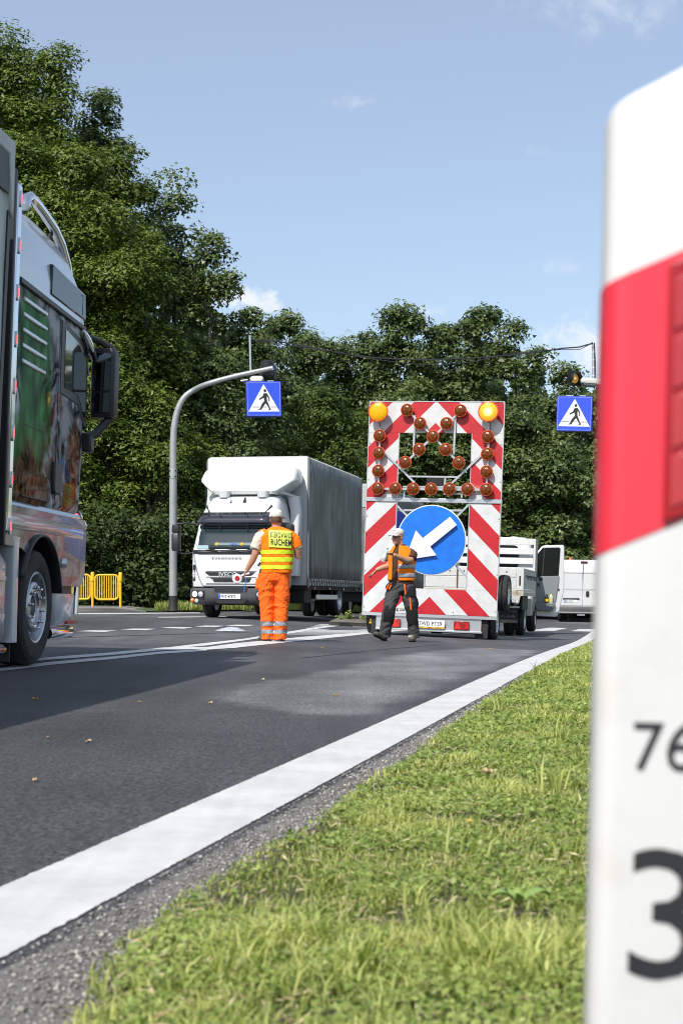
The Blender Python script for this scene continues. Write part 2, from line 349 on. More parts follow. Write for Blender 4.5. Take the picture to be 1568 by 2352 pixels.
def pale_attr(x, y):
    near = (x > -4) & (x < 7) & (y > 5) & (y < 32); o = np.zeros(len(x))
    ix = np.where(near)[0]; n = nz2(x[ix], y[ix], 1.3); n2 = nz2(x[ix]*5, y[ix]*.8, .9, 5)
    o[ix] = ss(-.07, .16, pdist(x[ix], y[ix], PALE_AREA)+.12*n+.06*n2)*(.75+.3*n)
    f = ss(-.5, .5, pdist(x, y, far_patch))*.3; o = np.maximum(o, f)
    o = np.maximum(o, .22*ss(24, 34, y)+.1*ss(4, 2.5, y))
    return np.clip(o, 0, 1)
ysr = np.r_[np.linspace(-8, 4, 30), np.linspace(4.2, 32, 230), np.linspace(32.5, 100, 100)]
road = sheet('road', np.r_[np.linspace(-40, -8, 20), np.linspace(-7.6, 8, 140), np.linspace(8.5, 40, 40)], ysr, lambda x, y: gz(x, y), M_asphalt, pale_attr, lambda x, y: (y < far_y(x)+.6) & (x < xL(y)+.5))
# gritty shoulder and the verge
def strip(name, f0, f1, ys, z0, material, n=4, kind='structure', zf=None):
    m = M(); P = []
    for y in ys:
        a, b = float(f0(y)), float(f1(y)); P.append([(a+(b-a)*k/n, y, float(gz(a+(b-a)*k/n, y))+z0+(zf(k/n) if zf else 0)) for k in range(n+1)])
    m.grid(P); return tag(obj(name, m, material, smooth=60), kind=kind)
yv = np.r_[np.linspace(-3, 10, 80), np.linspace(10.3, 70, 120)]
strip('shoulder', lambda y: xL(y)+.045+.012*mnoise.noise((y*5,1,1))+.018*mnoise.noise((y*23,2,1))+.01*mnoise.noise((y*60,3,1)), lambda y: xG(y)+.14, np.r_[np.linspace(-3, 1.4, 20), np.linspace(1.42, 9, 700), np.linspace(9.1, 70, 200)], .004, M_dust)
verge = strip('verge', lambda y: xG(y)-.02, lambda y: xG(y)+14, yv, .008, M_soil, 40, zf=lambda t: .03*min(1, t*14)+.1*t)
def vz(x, y):
    t = np.clip((x-(xG(y)-.02))/14, 0, 1); return gz(x, y)+.008+.03*np.minimum(1, t*14)+.1*t
# painted markings
jag = lambda y, s: .002*mnoise.noise((y*9, s, 0))+.005*mnoise.noise((y*31, s, 4))+.004*mnoise.noise((y*75, s, 9))
tag(strip('edge_line', lambda y: xL(y)-.27+jag(y, 1), lambda y: xL(y)+jag(y, 7), np.r_[np.linspace(1, 9, 800), np.linspace(9.03, 24, 300), np.linspace(24.3, 70, 120)], .003, M_paint, 3), kind='structure')
def quad_mark(m, pix, z=.005, sub=1):
    n = len(m.v); ps = [gp(*p, z) for p in pix]; m.v += [tuple(p) for p in ps]; m.f.append(tuple(range(n, n+len(ps))))
def poly_strip(m, up, lo, z=.005, n=24):               # strip between an upper and a lower pixel polyline
    up, lo = np.array(up, float), np.array(lo, float); P = []
    for t in np.linspace(0, 1, n):
        r = []
        for q in (up, lo):
            x = q[0, 0]+(q[-1, 0]-q[0, 0])*t; r.append(gp(x, float(np.interp(x, q[:, 0], q[:, 1])), z))
        P.append([tuple(p) for p in (r[0], r[0].lerp(r[1], .5), r[1])])
    for row in P:
        for i, p in enumerate(row): row[i] = (p[0], p[1], float(gz(p[0], p[1]))+z)
    m.grid(P)
mk = M()
poly_strip(mk, [(-60,1533),(110,1511),(250,1500),(375,1488),(475,1487)], [(-60,1539),(110,1517),(250,1506),(375,1494),(475,1491)])
poly_strip(mk, [(-60,1543),(110,1522),(250,1510),(375,1497),(475,1491.5)], [(-60,1551),(110,1529),(250,1516),(375,1502),(475,1496)])
tag(obj('centre_lines', mk, M_paint), kind='structure')
mk = M()
poly_strip(mk, [(348,1494),(400,1486),(470,1478),(560,1468),(640,1455),(740,1439),(840,1428)], [(348,1496),(400,1490),(470,1484),(560,1472),(640,1459.5),(740,1443),(840,1430.5)])
poly_strip(mk, [(475,1487.2),(540,1478.5),(620,1470.5),(700,1463),(800,1455.5),(870,1448),(980,1441)], [(475,1493),(540,1489),(620,1480),(700,1471.5),(800,1461.5),(870,1453.5),(980,1445.5)])
for k in range(9):
    y = 1434.5+k*2.75; xa = 640+max(0, (1459-y))*3.4+6; xb = min(1000, 870+(1452-y)*5-20)
    if xb-xa > 30: quad_mark(mk, [(xa+6, y), (xb, y-.6), (xb-4, y+.9), (xa, y+1.4)])
tag(obj('hatched_island_marking', mk, M_paint), kind='structure')
mk = M()
for a, b, y in ((174,269,1450),(276,360,1446),(368,445,1442.3),(447,515,1439),(517,586,1437)):
    w = b-a; quad_mark(mk, [(a, y+.6), (a+w*.35, y-1.5), (b, y-1), (b-w*.3, y+2.2)])
tag(obj('dashed_line', mk, M_paint), kind='structure')
mk = M()
for pix in ([(1212,1449),(1262,1442),(1302,1443),(1272,1449.5)], [(1310,1450),(1330,1445),(1420,1446),(1400,1452)], [(150,1409),(150,1411.6),(440,1409),(440,1407.2)], [(440,1407.2),(440,1409),(860,1409),(860,1407.6)], [(360,1417.5),(520,1415.6),(520,1417),(366,1419)], [(1180,1416),(1180,1420),(1300,1418),(1300,1415)]):
    quad_mark(mk, pix)
tag(obj('far_markings', mk, M_paint), kind='structure')

mk = M()
poly_strip(mk, [(150,1464),(330,1459),(470,1455),(640,1449)], [(150,1464.8),(330,1459.8),(470,1455.7),(640,1449.7)], .003)
poly_strip(mk, [(690,1512),(800,1500),(900,1490),(1010,1481)], [(690,1512.8),(800,1500.7),(900,1490.7),(1010,1481.6)], .003)
tag(obj('tar_seam', mk, mat('tar', (.012,.012,.012), .5, var=.3)), kind='structure')
# far pavement with kerb, and grass beyond the bend
m = M(); top = []; pv = EDGE[:4]
pts = [Vector((x, y, float(gz(x, y)))) for x, y in [(-16,36.4),(-12,36.9),(-9,37.7),(-7.1,38.2),(-6.2,38.7),(-5.4,39.3)]]
hs = [.12,.12,.12,.12,.12,.03]
P = []
for p, h in zip(pts, hs):
    P.append([p+Vector((0,0,-.1)), p+Vector((0,.01,h-.015)), p+Vector((0,.03,h)), p+Vector((0,.15,h)), p+Vector((0,.155,h-.02))])
m.grid([[tuple(q) for q in r] for r in P]); tag(obj('kerb', m, M_conc, smooth=30), kind='structure')
for i in range(14):
    pass
m = M(); P = []
for p, h in zip(pts, hs): P.append([(p.x, p.y+.16, p.z+h-.006), (p.x-.2, p.y+2.5, p.z+h-.006), (p.x-.4, p.y+5.4, p.z+h+.02)])
m.grid(P); tag(obj('pavement', m, M_conc), kind='structure')
xs = np.linspace(-60, 60, 121)
sheet('far_verge', xs, np.r_[np.linspace(34, 80, 60), np.linspace(82, 140, 20)], lambda x, y: gz(x, np.minimum(y, 100))+.03+.05*ss(0, 3, y-far_y(x)), M_meadow, None, lambda x, y: (y > far_y(x)+.5) & ~((x < -5.6) & (y < 44)))
# ------------------------------------------------------------------ vegetation
def foliage(name, dark, lite, rough=.5, trans=.25, spec=.35):
    m, N, L, b = nodes(name); a = N_(N, L, 'Attribute', attribute_name='tone')
    c = N_(N, L, 'Mix', {0: a.outputs['Fac'], 6: (*dark, 1), 7: (*lite, 1)}, data_type='RGBA')
    L.new(c.outputs[2], b.inputs['Base Color']); b.inputs['Roughness'].default_value = rough; b.inputs['Specular IOR Level'].default_value = spec
    if trans:
        t = N.new('ShaderNodeBsdfTranslucent'); tc = N_(N, L, 'VectorMath', {0: c.outputs[2], 1: (1.1, 1.25, .55)}, operation='MULTIPLY'); L.new(tc.outputs[0], t.inputs[0])
        x = N.new('ShaderNodeMixShader'); x.inputs[0].default_value = trans; L.new(b.outputs[0], x.inputs[1]); L.new(t.outputs[0], x.inputs[2])
        L.new(x.outputs[0], N['Material Output'].inputs[0])
    return m
F_rob = foliage('robinia_leaf', (.042,.078,.010), (.175,.225,.035)); F_maple = foliage('maple_leaf', (.028,.060,.012), (.17,.215,.07), .42)
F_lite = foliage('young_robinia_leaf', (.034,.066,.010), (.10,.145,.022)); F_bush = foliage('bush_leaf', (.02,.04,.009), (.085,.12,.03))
F_grass = foliage('grass_blade', (.17,.24,.042), (.62,.63,.24), .5, .42, .3)
F_weed = foliage('weed_leaf', (.12,.19,.03), (.42,.49,.15), .45, .35)
bark = mat('bark', (.05,.042,.034), .9, var=.4, scale=8, bump=.6, bscale=20)

def raw_mesh(name, v, nper, faces, tone, material):
    """v (n*nper,3); faces: list of index tuples within one element"""
    n = len(v)//nper; me = bpy.data.meshes.new(name); me.vertices.add(len(v)); me.vertices.foreach_set('co', v.astype(np.float32).ravel())
    per = sum(len(f) for f in faces); idx = np.concatenate([np.array(f) for f in faces])
    li = (np.arange(n)[:, None]*nper+idx[None]).ravel(); me.loops.add(len(li)); me.loops.foreach_set('vertex_index', li.astype(np.int32))
    tot = np.tile([len(f) for f in faces], n); st = np.r_[0, np.cumsum(tot)[:-1]]
    me.polygons.add(len(tot)); me.polygons.foreach_set('loop_start', st.astype(np.int32)); me.polygons.foreach_set('loop_total', tot.astype(np.int32))
    A = me.attributes.new('tone', 'FLOAT', 'POINT'); A.data.foreach_set('value', np.repeat(tone, nper).astype(np.float32))
    me.update(calc_edges=True); me.materials.append(material); return me
def unit(a): return a/np.maximum(np.linalg.norm(a, axis=1, keepdims=True), 1e-9)
def leaves(name, c, nrm, ln, wd, tone, material, tri=False):
    n = len(c); nrm = unit(nrm); a = unit(np.cross(nrm, rng.normal(size=(n, 3)))); b = np.cross(nrm, a)
    l = ln[:, None]; w = wd[:, None]
    if tri:                                            # far foliage: one small face per leaf
        q = rng.uniform(-.35, .35, (n, 1)); v = np.stack([c-a*l*.55, c+b*w*.62+a*l*q, c+a*l*.5-b*w*.4], 1).reshape(-1, 3); return raw_mesh(name, v, 3, [(0,1,2)], tone, material)
    v = np.stack([c-a*l/2, c+b*w/2+nrm*w*.12-a*l*.08, c+a*l/2, c-b*w/2+nrm*w*.12-a*l*.08], 1).reshape(-1, 3)
    return raw_mesh(name, v, 4, [(0,1,2,3)], tone, material)
def crown_pts(hw, h, z0, nclump, nleaf, kind, top_bias=1.0, rc0=.85):
    """clumps spread over an uneven crown; leaves sit mostly on the outside of each clump"""
    C, Nn, T = [], [], []
    ph = rng.uniform(0, 6.28, 6)
    for k in range(nclump):
        t = rng.uniform(.02, 1)**.85; th = rng.uniform(-math.pi, math.pi)
        if math.sin(th) > .15 and rng.random() < .62: th = -th
        w = hw*max(.3, 1-abs((t-.4)/.62)**2.6)**.5 if t < .42 else hw*max(.1, 1-((t-.4)/.63)**2.2)**.6
        w *= 1+.2*math.sin(2*th+ph[0]+5*t)+.16*math.sin(3*th+ph[1]-8*t)+.1*math.sin(11*t+ph[2])
        q = rng.uniform(.55, 1.0) if rng.random() < .8 else rng.uniform(.1, .55)
        c = np.array([math.cos(th)*w*q, math.sin(th)*w*q, z0+t*(h-z0)-.3])
        rc = rc0*rng.uniform(.55, 1.25)*min(1.15, .5+hw*.22)
        n = int(nleaf*rng.uniform(.6, 1.4)*(rc/rc0)**1.4)
        d = unit(rng.normal(size=(n, 3))); d[:, 2] = np.where((d[:, 2] < -.2) & (rng.random(n) < .6), -d[:, 2], d[:, 2])
        rad = rc*np.cbrt(rng.uniform(.12, 1, n))*(1+.35*np.sin(d[:, 0]*5+ph[3]+k)*np.sin(d[:, 1]*5+d[:, 2]*4+k))
        sc = np.array([1.15, 1.15, .72]); p = c+d*rad[:, None]*sc
        if kind == 'robinia':                          # feathery sprays that droop outwards
            p[:, 2] -= .28*np.hypot(p[:, 0]-c[0], p[:, 1]-c[1])**1.5; p += unit(rng.normal(size=(n, 3)))*.06
        nn = d*.8+np.array([0, -.15, .75])+rng.normal(size=(n, 3))*.42
        C.append(p); Nn.append(nn); T.append(np.clip(rng.normal(.42+rng.uniform(-.22, .28), .2, n), 0, 1))
    return np.concatenate(C), np.concatenate(Nn), np.concatenate(T)
TREE_N = [0]
def tree(px, top, d, hwpx, label, kind='maple', low=.06, dens=1.0, name=None, material=None, group='trees of the roadside wood', ls=1.0):
    x = (px-CX)/FPX*d; zt = CAMZ+(HY-top)/FPX*d; z = float(gz(x, min(d, 100))); h = zt-z; hw = hwpx/FPX*d
    r = thing(name or ('robinia_tree' if kind == 'robinia' else 'maple_tree'), label, 'tree', (x, d, z), (0,0,rng.uniform(-.2,.2)), group)
    vol = hw*(h*(1-low)); ncl = int(max(30, vol*3.1)); nl = int(400*dens)
    c, n, t = crown_pts(hw, h, h*low, ncl, nl, kind)
    k = len(c); s = rng.uniform(.7, 1.3, k)*ls*(d/55)**.7
    if kind == 'robinia': ln, wd = .17*s, .095*s
    else: ln, wd = .14*s, .145*s
    me = leaves('crown', c, n, ln, wd, t, material or {'robinia': F_rob, 'maple': F_maple, 'bush': F_bush}[kind], True)
    o = bpy.data.objects.new('crown', me); COL.objects.link(o); o.parent = r
    m = M(); bx, by = rng.uniform(-.3, .3, 2); k = 7
    m.tube([(bx*math.sin(i*.8)*.5, by*math.sin(i)*.5, h*.8*i/k-.1) for i in range(k+1)], [(.15+.008*h)*(1-.86*i/k)*(1.25 if i == 0 else 1) for i in range(k+1)], 8)
    obj('trunk', m, bark, r, 60)
    m = M()
    for j in range(7):
        m = M(); t0 = rng.uniform(.18, .75); th = rng.uniform(-math.pi, math.pi); q = rng.uniform(.55, .85)*hw; z0 = h*.86*t0
        e = Vector((math.cos(th)*q, math.sin(th)*q, z0+rng.uniform(.12, .3)*h*(1-t0)+.3)); b0 = Vector((0, 0, z0))
        m.tube([b0, b0.lerp(e, .35)+Vector((0,0,.25)), b0.lerp(e, .7)+Vector((0,0,.2)), e], [.07*(1-t0)+.03, .04, .025, .01], 6); obj('limb', m, bark, r, 60)
    TREE_N[0] += len(c); return r
TREES = [
 (25,60,53,140,'tallest robinia at the left edge of the wood, top above every other tree','robinia'),
 (128,98,52,92,'tall dark-topped robinia beside the tallest tree, above the airbrushed lorry','robinia'),
 (222,192,54,84,'slim maple ending in a rounded dark knob above the lorry cab','maple'),
 (165,330,50,140,'broad feathery robinia right behind the chrome roof bar','robinia'),
 (62,300,50,120,'robinia half hidden by the trailer tarpaulin edge','robinia'),
 (400,400,56,92,'maple stepping down from the tall left trees, pointed top','maple'),
 (278,338,53,56,'robinia whose crown closes the gap below the slim knobbed maple','robinia'),
 (330,392,54,58,'robinia filling the notch right of the slim knobbed maple','robinia'),
 (488,532,55,70,'maple with a bough reaching out over the curved lamp arm','maple'),
 (330,520,52,130,'robinia filling the wood between lorry mirror and lamp pole','robinia'),
 (250,760,49,130,'low feathery robinia behind the big wing mirror','robinia'),
 (430,760,54,110,'leafy maple behind the bend of the lamp arm','maple'),
 (572,706,60,80,'grey-green maple behind the left crossing sign, below the small cloud','maple'),
 (640,716,68,76,'maple with spiky twigs at the dip of the tree line, left part','maple'),
 (715,752,74,70,'lower maple in the dip of the tree line','maple'),
 (790,762,76,72,'rounded maple right of the dip in the tree line','maple'),
 (862,762,75,62,'narrow maple left of the highest far tree','maple'),
 (925,706,71,84,'highest tree of the far wood, behind the amber lamp board','maple'),
 (1012,742,72,62,'maple between the two highest crowns behind the board','maple'),
 (1095,716,72,88,'broad maple above the right half of the lamp board','maple'),
 (1180,730,70,56,'maple with a knobbly crown right of the board','maple'),
 (1232,800,69,62,'maple sloping down beneath the cable near the right mast','maple'),
 (1300,838,68,62,'maple behind the right amber signal lamp','maple'),
 (1385,850,70,72,'maple beside the red band of the marker post','maple'),
 (1480,850,70,90,'maple hidden behind the red band of the marker post','maple'),
 (1620,838,70,110,'maple at the right end of the wood','maple'),
 (742,886,63,118,'bright yellow-green robinia above the grey curtain lorry','lite'),
 (600,930,58,100,'dark maple under the left crossing sign','maple'),
 (490,880,54,100,'maple just right of the lamp pole','maple'),
 (345,900,49,110,'shaded robinia left of the lamp pole','robinia'),
 (140,900,48,120,'robinia behind the cab door of the lorry','robinia'),
 (925,905,67,100,'dark maple seen through the upper opening of the board','maple'),
 (1065,930,66,100,'maple behind the right column of the board','maple'),
 (1190,945,65,88,'maple right of the board above the white dropside','maple'),
 (1290,1010,64,80,'maple above the open cab door','maple'),
 (1400,1000,66,90,'maple above the white panel van','maple'),
 (-160,90,54,170,'robinia outside the left end of the wood','robinia'),
]
for q in TREES:
    k = q[5]
    if k == 'lite': tree(*q[:5], kind='robinia', material=F_lite)
    else: tree(*q[:5], kind=k, dens=1.1 if q[2] < 57 else .9)
BUSHES = [(230,1150,45.5,70,'dark bush behind the yellow railing'),(330,1180,46,70,'dark bush right of the yellow railing'),(430,1150,48,70,'bush behind the foot of the lamp pole'),(560,1180,55,80,'bush hidden behind the white lorry cab'),
 (690,1200,62,90,'bush behind the box of the white lorry'),(830,1210,70,90,'bush behind the second grey curtain box'),(980,1220,74,90,'bush behind the lamp board'),(1120,1200,73,90,'bush behind the dropside headboard'),(1230,1190,73,90,'bush behind the open cab door'),(1330,1200,74,90,'bush behind the panel van'),(1450,1190,74,100,'bush beyond the marker post'),(120,1160,44.5,90,'bush behind the lorry wheel'),(20,1150,44,90,'bush behind the lorry fuel tank')]
for q in BUSHES: tree(*q[:5], kind='bush', low=0, dens=.75, name='bush', group='bushes along the foot of the wood')

def wood_mass():
    # the inside of the wood behind the front trees: nobody could count its leaves or stems
    prof = np.array([(-400,160),(0,170),(120,230),(200,400),(290,580),(420,580),(480,700),(560,800),(700,860),(880,860),(940,840),(1100,840),(1200,860),(1300,950),(1400,910),(1650,900)], float)
    n = 26000; px = rng.uniform(-400, 1700, n); d = np.interp(px, [-400, 400, 700, 1700], [60, 64, 80, 78])+rng.uniform(0, 8, n)
    tp = np.interp(px, prof[:, 0], prof[:, 1])+40*np.sin(px*.05)+25*np.sin(px*.13+1); py = tp+(1395-tp)*rng.random(n)
    c = np.stack([(px-CX)/FPX*d, d, CAMZ+(HY-py)/FPX*d], -1)
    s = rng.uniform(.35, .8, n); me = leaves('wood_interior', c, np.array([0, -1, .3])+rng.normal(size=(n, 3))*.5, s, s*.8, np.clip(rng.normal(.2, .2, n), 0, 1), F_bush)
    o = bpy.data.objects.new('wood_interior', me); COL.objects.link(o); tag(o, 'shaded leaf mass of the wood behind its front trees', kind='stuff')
wood_mass()
def blades(x, y, z, h, w, lean, tone, material, name, th=None):
    n = len(x); th = rng.uniform(0, 6.283, n) if th is None else th; d = np.stack([np.cos(th), np.sin(th), 0*th], -1); s = np.stack([-np.sin(th), np.cos(th), 0*th], -1)
    b = np.stack([x, y, z-.004], -1); up = np.array([0, 0, 1.0]); W_ = (w/2)[:, None]; H = h[:, None]; Ln = lean[:, None]
    mid = b+up*H*.55+d*H*Ln*.3; tip = b+up*H*(1-.25*Ln)+d*H*Ln
    v = np.stack([b-s*W_, b+s*W_, mid+s*W_*.8, mid-s*W_*.8, tip], 1).reshape(-1, 3)
    me = raw_mesh(name, v, 5, [(0,1,2,3),(3,2,4)], tone, material); return me
def turf():
    n = 200000; y = np.exp(rng.uniform(math.log(1.75), math.log(34), n)); u = rng.random(n)
    x0 = xG(y)-.05; x1 = np.maximum(.2*y+.45, x0+.5); x = x0+(x1-x0)*u**1.0
    nn = nz2(x[::1]*1.0, y*1.0, 3.2)          # patchiness
    edge = np.clip((x-x0)/.25, 0, 1); bare = (nn < -.24) & (rng.random(n) < .8)
    keep = ~bare & (rng.random(n) < .35+.65*edge); x, y, nn, edge = x[keep], y[keep], nn[keep], edge[keep]; n = len(x)
    near = ss(3.1, 2.0, y); tuft = ss(.25, .5, nn)
    h = (.016+.022*rng.random(n)+.035*near*rng.random(n)**1.7+.035*tuft*rng.random(n))*(.55+.45*edge)*(1+.5*ss(5, 14, y))
    w = .0037*(1+.35*np.clip(y-3, 0, 12))*rng.uniform(.7, 1.5, n)
    tone = np.clip(.42+.5*nn+rng.normal(0, .2, n)+.15*near, 0, 1)
    me = blades(x, y, vz(x, y), h, w, rng.uniform(.15, 1.25, n), tone, F_grass, 'grass')
    o = bpy.data.objects.new('grass', me); COL.objects.link(o); tag(o, 'short sunlit grass of the verge beside the white line', kind='stuff')
    # taller single tufts
    X, Y, H, L_, T_, TH = [], [], [], [], [], []
    for px, py, hh, k in [(1290,1730,.17,34),(1270,1850,.14,26),(1300,2010,.1,16),(560,2290,.1,30),(760,2200,.09,26),(930,2130,.09,24),(860,2300,.11,40),(1100,2280,.12,40),(1220,2330,.12,30),(380,2330,.08,20),(1010,2200,.1,22),(1150,1640,.12,14),(1230,1560,.16,14),(1060,2010,.1,14),(700,2330,.1,30)]:
        gx, gy = G(px, py)
        for j in range(k): X.append(gx+rng.normal(0, .025)); Y.append(gy+rng.normal(0, .03)); H.append(hh*rng.uniform(.5, 1.1)); L_.append(rng.uniform(.15, .9)); T_.append(np.clip(rng.normal(.62, .2), 0, 1)); TH.append(rng.uniform(0, 6.28))
    X, Y = np.array(X), np.array(Y)
    me = blades(X, Y, vz(X, Y), np.array(H), .0055*(1+.1*Y), np.array(L_), np.array(T_), F_grass, 'tall_grass', np.array(TH))
    o = bpy.data.objects.new('tall_grass', me); COL.objects.link(o); tag(o, 'taller loose tufts standing in the short verge grass', kind='stuff')
    # clover and small round leaves between the blades
    n = 95000; y = np.exp(rng.uniform(math.log(1.8), math.log(24), n)); x0 = xG(y); x = x0+(np.maximum(.2*y+.4, x0+.5)-x0)*rng.random(n)
    nn = nz2(x, y, 2.1, 9); k = nn > -.02; x, y, nn = x[k], y[k], nn[k]; n = len(x)
    s = rng.uniform(.006, .013, n)*(1+.16*np.clip(y-3, 0, 10)); c = np.stack([x, y, vz(x, y)+rng.uniform(.006, .035, n)], -1)
    me = leaves('clover', c, np.array([0, -.2, 1])+rng.normal(size=(n, 3))*.45, s*1.25, s, np.clip(.35+.5*nn+rng.normal(0, .22, n), 0, 1), F_weed)
    o = bpy.data.objects.new('clover', me); COL.objects.link(o); tag(o, 'low clover leaves mixed into the verge grass', kind='stuff')
    # dry straw litter
    n = 8000; y = np.exp(rng.uniform(math.log(1.9), math.log(9), n)); x0 = xG(y); x = x0+(.2*y+.35-x0)*rng.random(n)
    dry = foliage('dry_straw', (.24,.18,.09), (.55,.48,.28), .7, 0)
    me = leaves('straw', np.stack([x, y, vz(x, y)+rng.uniform(.008, .03, n)], -1), np.array([0, 0, 1])+rng.normal(size=(n, 3))*.3, rng.uniform(.012, .05, n), rng.uniform(.002, .006, n), rng.random(n), dry)
    o = bpy.data.objects.new('straw', me); COL.objects.link(o); tag(o, 'dry straw and leaf scraps lying in the verge grass', kind='stuff')
    # coarse grass under the wood
    n = 30000; x = rng.uniform(-9, 22, n); y = np.interp(x, EDGE[:, 0], EDGE[:, 1])+.6+rng.random(n)**1.5*3; k = ~((x < -5.3) & (y < 43.5)); x, y = x[k], y[k]; n = len(x)
    me = blades(x, y, gz(x, y)+.05, rng.uniform(.1, .36, n), np.full(n, .03), rng.uniform(.1, .7, n), np.clip(rng.normal(.45, .22, n), 0, 1), F_grass, 'far_grass')
    o = bpy.data.objects.new('far_grass', me); COL.objects.link(o); tag(o, 'coarse sunlit grass along the foot of the wood', kind='stuff')
turf()
def gravel():
    base = [(1,0,0),(-1,0,0),(0,1,0),(0,-1,0),(0,0,1),(0,0,-1)]; fc = [(0,2,4),(2,1,4),(1,3,4),(3,0,4),(2,0,5),(1,2,5),(3,1,5),(0,3,5)]
    n = 22000; y = np.exp(rng.uniform(math.log(1.8), math.log(22), n)); u = np.clip(rng.normal(.68, .33, n), .02, 1.5); x = xL(y)+.02+(xG(y)-xL(y))*u
    s = .0025*np.exp(rng.normal(0, .42, n))*(1+.1*np.clip(y-3, 0, 12)); b = np.array(base)
    v = b[None]*(s[:, None, None]*rng.uniform(.6, 1.35, (n, 6, 1)))*np.array([1, 1, .65]); a = rng.uniform(0, 6.28, n); ca, sa = np.cos(a)[:, None], np.sin(a)[:, None]
    vx = v[..., 0]*ca-v[..., 1]*sa; vy = v[..., 0]*sa+v[..., 1]*ca; v = np.stack([vx, vy, v[..., 2]], -1)+np.stack([x, y, gz(x, y)+.005+s*.3], -1)[:, None]
    M_st = foliage('gravel_stone', (.08,.075,.07), (.5,.48,.44), .85, 0)
    me = raw_mesh('gravel', v.reshape(-1, 3), 6, fc, np.clip(rng.normal(.45, .3, n), 0, 1), M_st)
    o = bpy.data.objects.new('gravel', me); COL.objects.link(o); tag(o, 'loose grit between the white line and the grass', kind='stuff')
gravel()
def leaf_thing(px, py, sz, col, label, group, onroad=True):
    x, y = G(px, py); z = float(gz(x, y))+.004 if onroad else float(vz(x, y))+.02; m = M(); n = 9
    P = [[(sz*(i/8-.5), sz*.32*math.sin(math.pi*min(1, i/8*.97+.03))*s, sz*(.18*abs(s)+.1*math.sin(i*1.1))) for s in (-1, 0, 1)] for i in range(n)]
    m.grid(P); o = obj('fallen_leaf', m, col, smooth=60); o.location = (x, y, z+sz*.05); o.rotation_euler = (rng.uniform(-.2,.2), rng.uniform(-.2,.2), rng.uniform(0, 6.28))
    sl = o.modifiers.new('thick', 'SOLIDIFY'); sl.thickness = .0008
    return tag(o, label, 'leaf', group)
yl = mat('yellow_leaf', (.55,.36,.06), .6, var=.2, scale=60); bl = mat('tan_leaf', (.5,.36,.2), .6, var=.25, scale=60); gl = mat('green_leaf', (.12,.2,.03), .5, var=.2, scale=60)
for px, py, s, c, w in [(82,1798,.04,bl,'pale tan leaf lying alone on the near lane at left'),(484,1618,.055,bl,'tan leaf near the left tip of the pale asphalt patch'),(604,1564,.06,bl,'tan leaf on dark asphalt in front of the orange-clad man'),(80,1609,.06,yl,'yellow leaf inside the lorry shadow'),
                         (111,1578+120,.03,bl,'small leaf just outside the lorry shadow'),(204,1708,.05,bl,'curled leaf pair on the lane left of centre'),(322,1615,.04,bl,'little pale leaf below the shadow edge'),(770,1600,.05,yl,'yellow leaf on the pale asphalt patch'),(740,1490,.07,yl,'yellow leaf in front of the walking man'),(1125,1492,.07,yl,'yellow leaf near the white line beyond the patch')]:
    leaf_thing(px, py, s*.7, c, w, 'fallen leaves on the road')
for px, py, s, c, w in [(327,2176,.022,yl,'bright yellow leaf on the grit at the grass edge'),(312,2253,.02,yl,'yellow leaf at the grass tips below the other yellow leaf'),(1118,1808,.055,bl,'crumpled dry tan leaf in the grass'),(1080,1928,.022,yl,'small yellow leaf in the mid verge')]:
    leaf_thing(px, py, s, c, w, 'fallen leaves in the verge', px < 330)
def weed(px, py, h, label, nleaf=14, big=1.0, onroad=True, group='weeds'):
    x, y = G(px, py); z = float(gz(x, y)) if onroad else float(vz(x, y)); r = thing('weed', label, 'plant', (x, y, z), (0,0,0), group)
    m = M(); c, n = [], []
    for j in range(5):
        a = rng.uniform(0, 6.28); q = rng.uniform(.1, .45)*h; e = Vector((math.cos(a)*q, math.sin(a)*q, h*rng.uniform(.6, 1)))
        m.tube([(0,0,0), e*.5+Vector((0,0,h*.1)), e], [.006*h/.3, .005*h/.3, .002], 5)
        for k in range(nleaf): t = rng.uniform(.25, 1); c.append(np.array(e)*t+rng.normal(0, .08*h, 3)); n.append((rng.normal(0,.6), rng.normal(0,.6)-.3, 1))
    obj('stem', m, F_weed, r, 60); c = np.array(c); c[:, 2] = np.maximum(c[:, 2], .01); k = len(c); s = rng.uniform(.6, 1.3, k)*h*.28*big
    o = bpy.data.objects.new('leaves', leaves('leaves', c, np.array(n), s, s*.55, np.clip(rng.normal(.5,.25,k),0,1), F_weed)); COL.objects.link(o); o.parent = r; return r
# broad-leaved plantain in the near grass
def plantain():
    x, y = G(1190, 2165); r = thing('plantain', 'broad pale green leaf rosette in the near grass by the marker post', 'plant', (x, y, float(vz(x, y))))
    for j in range(4):
        a = [0.2, 1.9, 3.3, 5.0][j]; L_ = [.06,.035,.05,.035][j]; m = M()
        m.grid([[(L_*t, L_*.36*s*math.sin(math.pi*min(1, .05+t*.93)), .03+.025*math.sin(t*2.4)+.006*abs(s)) for s in (-1,-.5,0,.5,1)] for t in np.linspace(0, 1, 9)])
        o = obj('leaf', m, F_weed2, r, 60, T=Rz(math.degrees(a))); o.modifiers.new('thick', 'SOLIDIFY').thickness = .001
F_weed2 = mat('plantain_leaf', (.2,.3,.07), .5, var=.15, scale=40)
plantain()
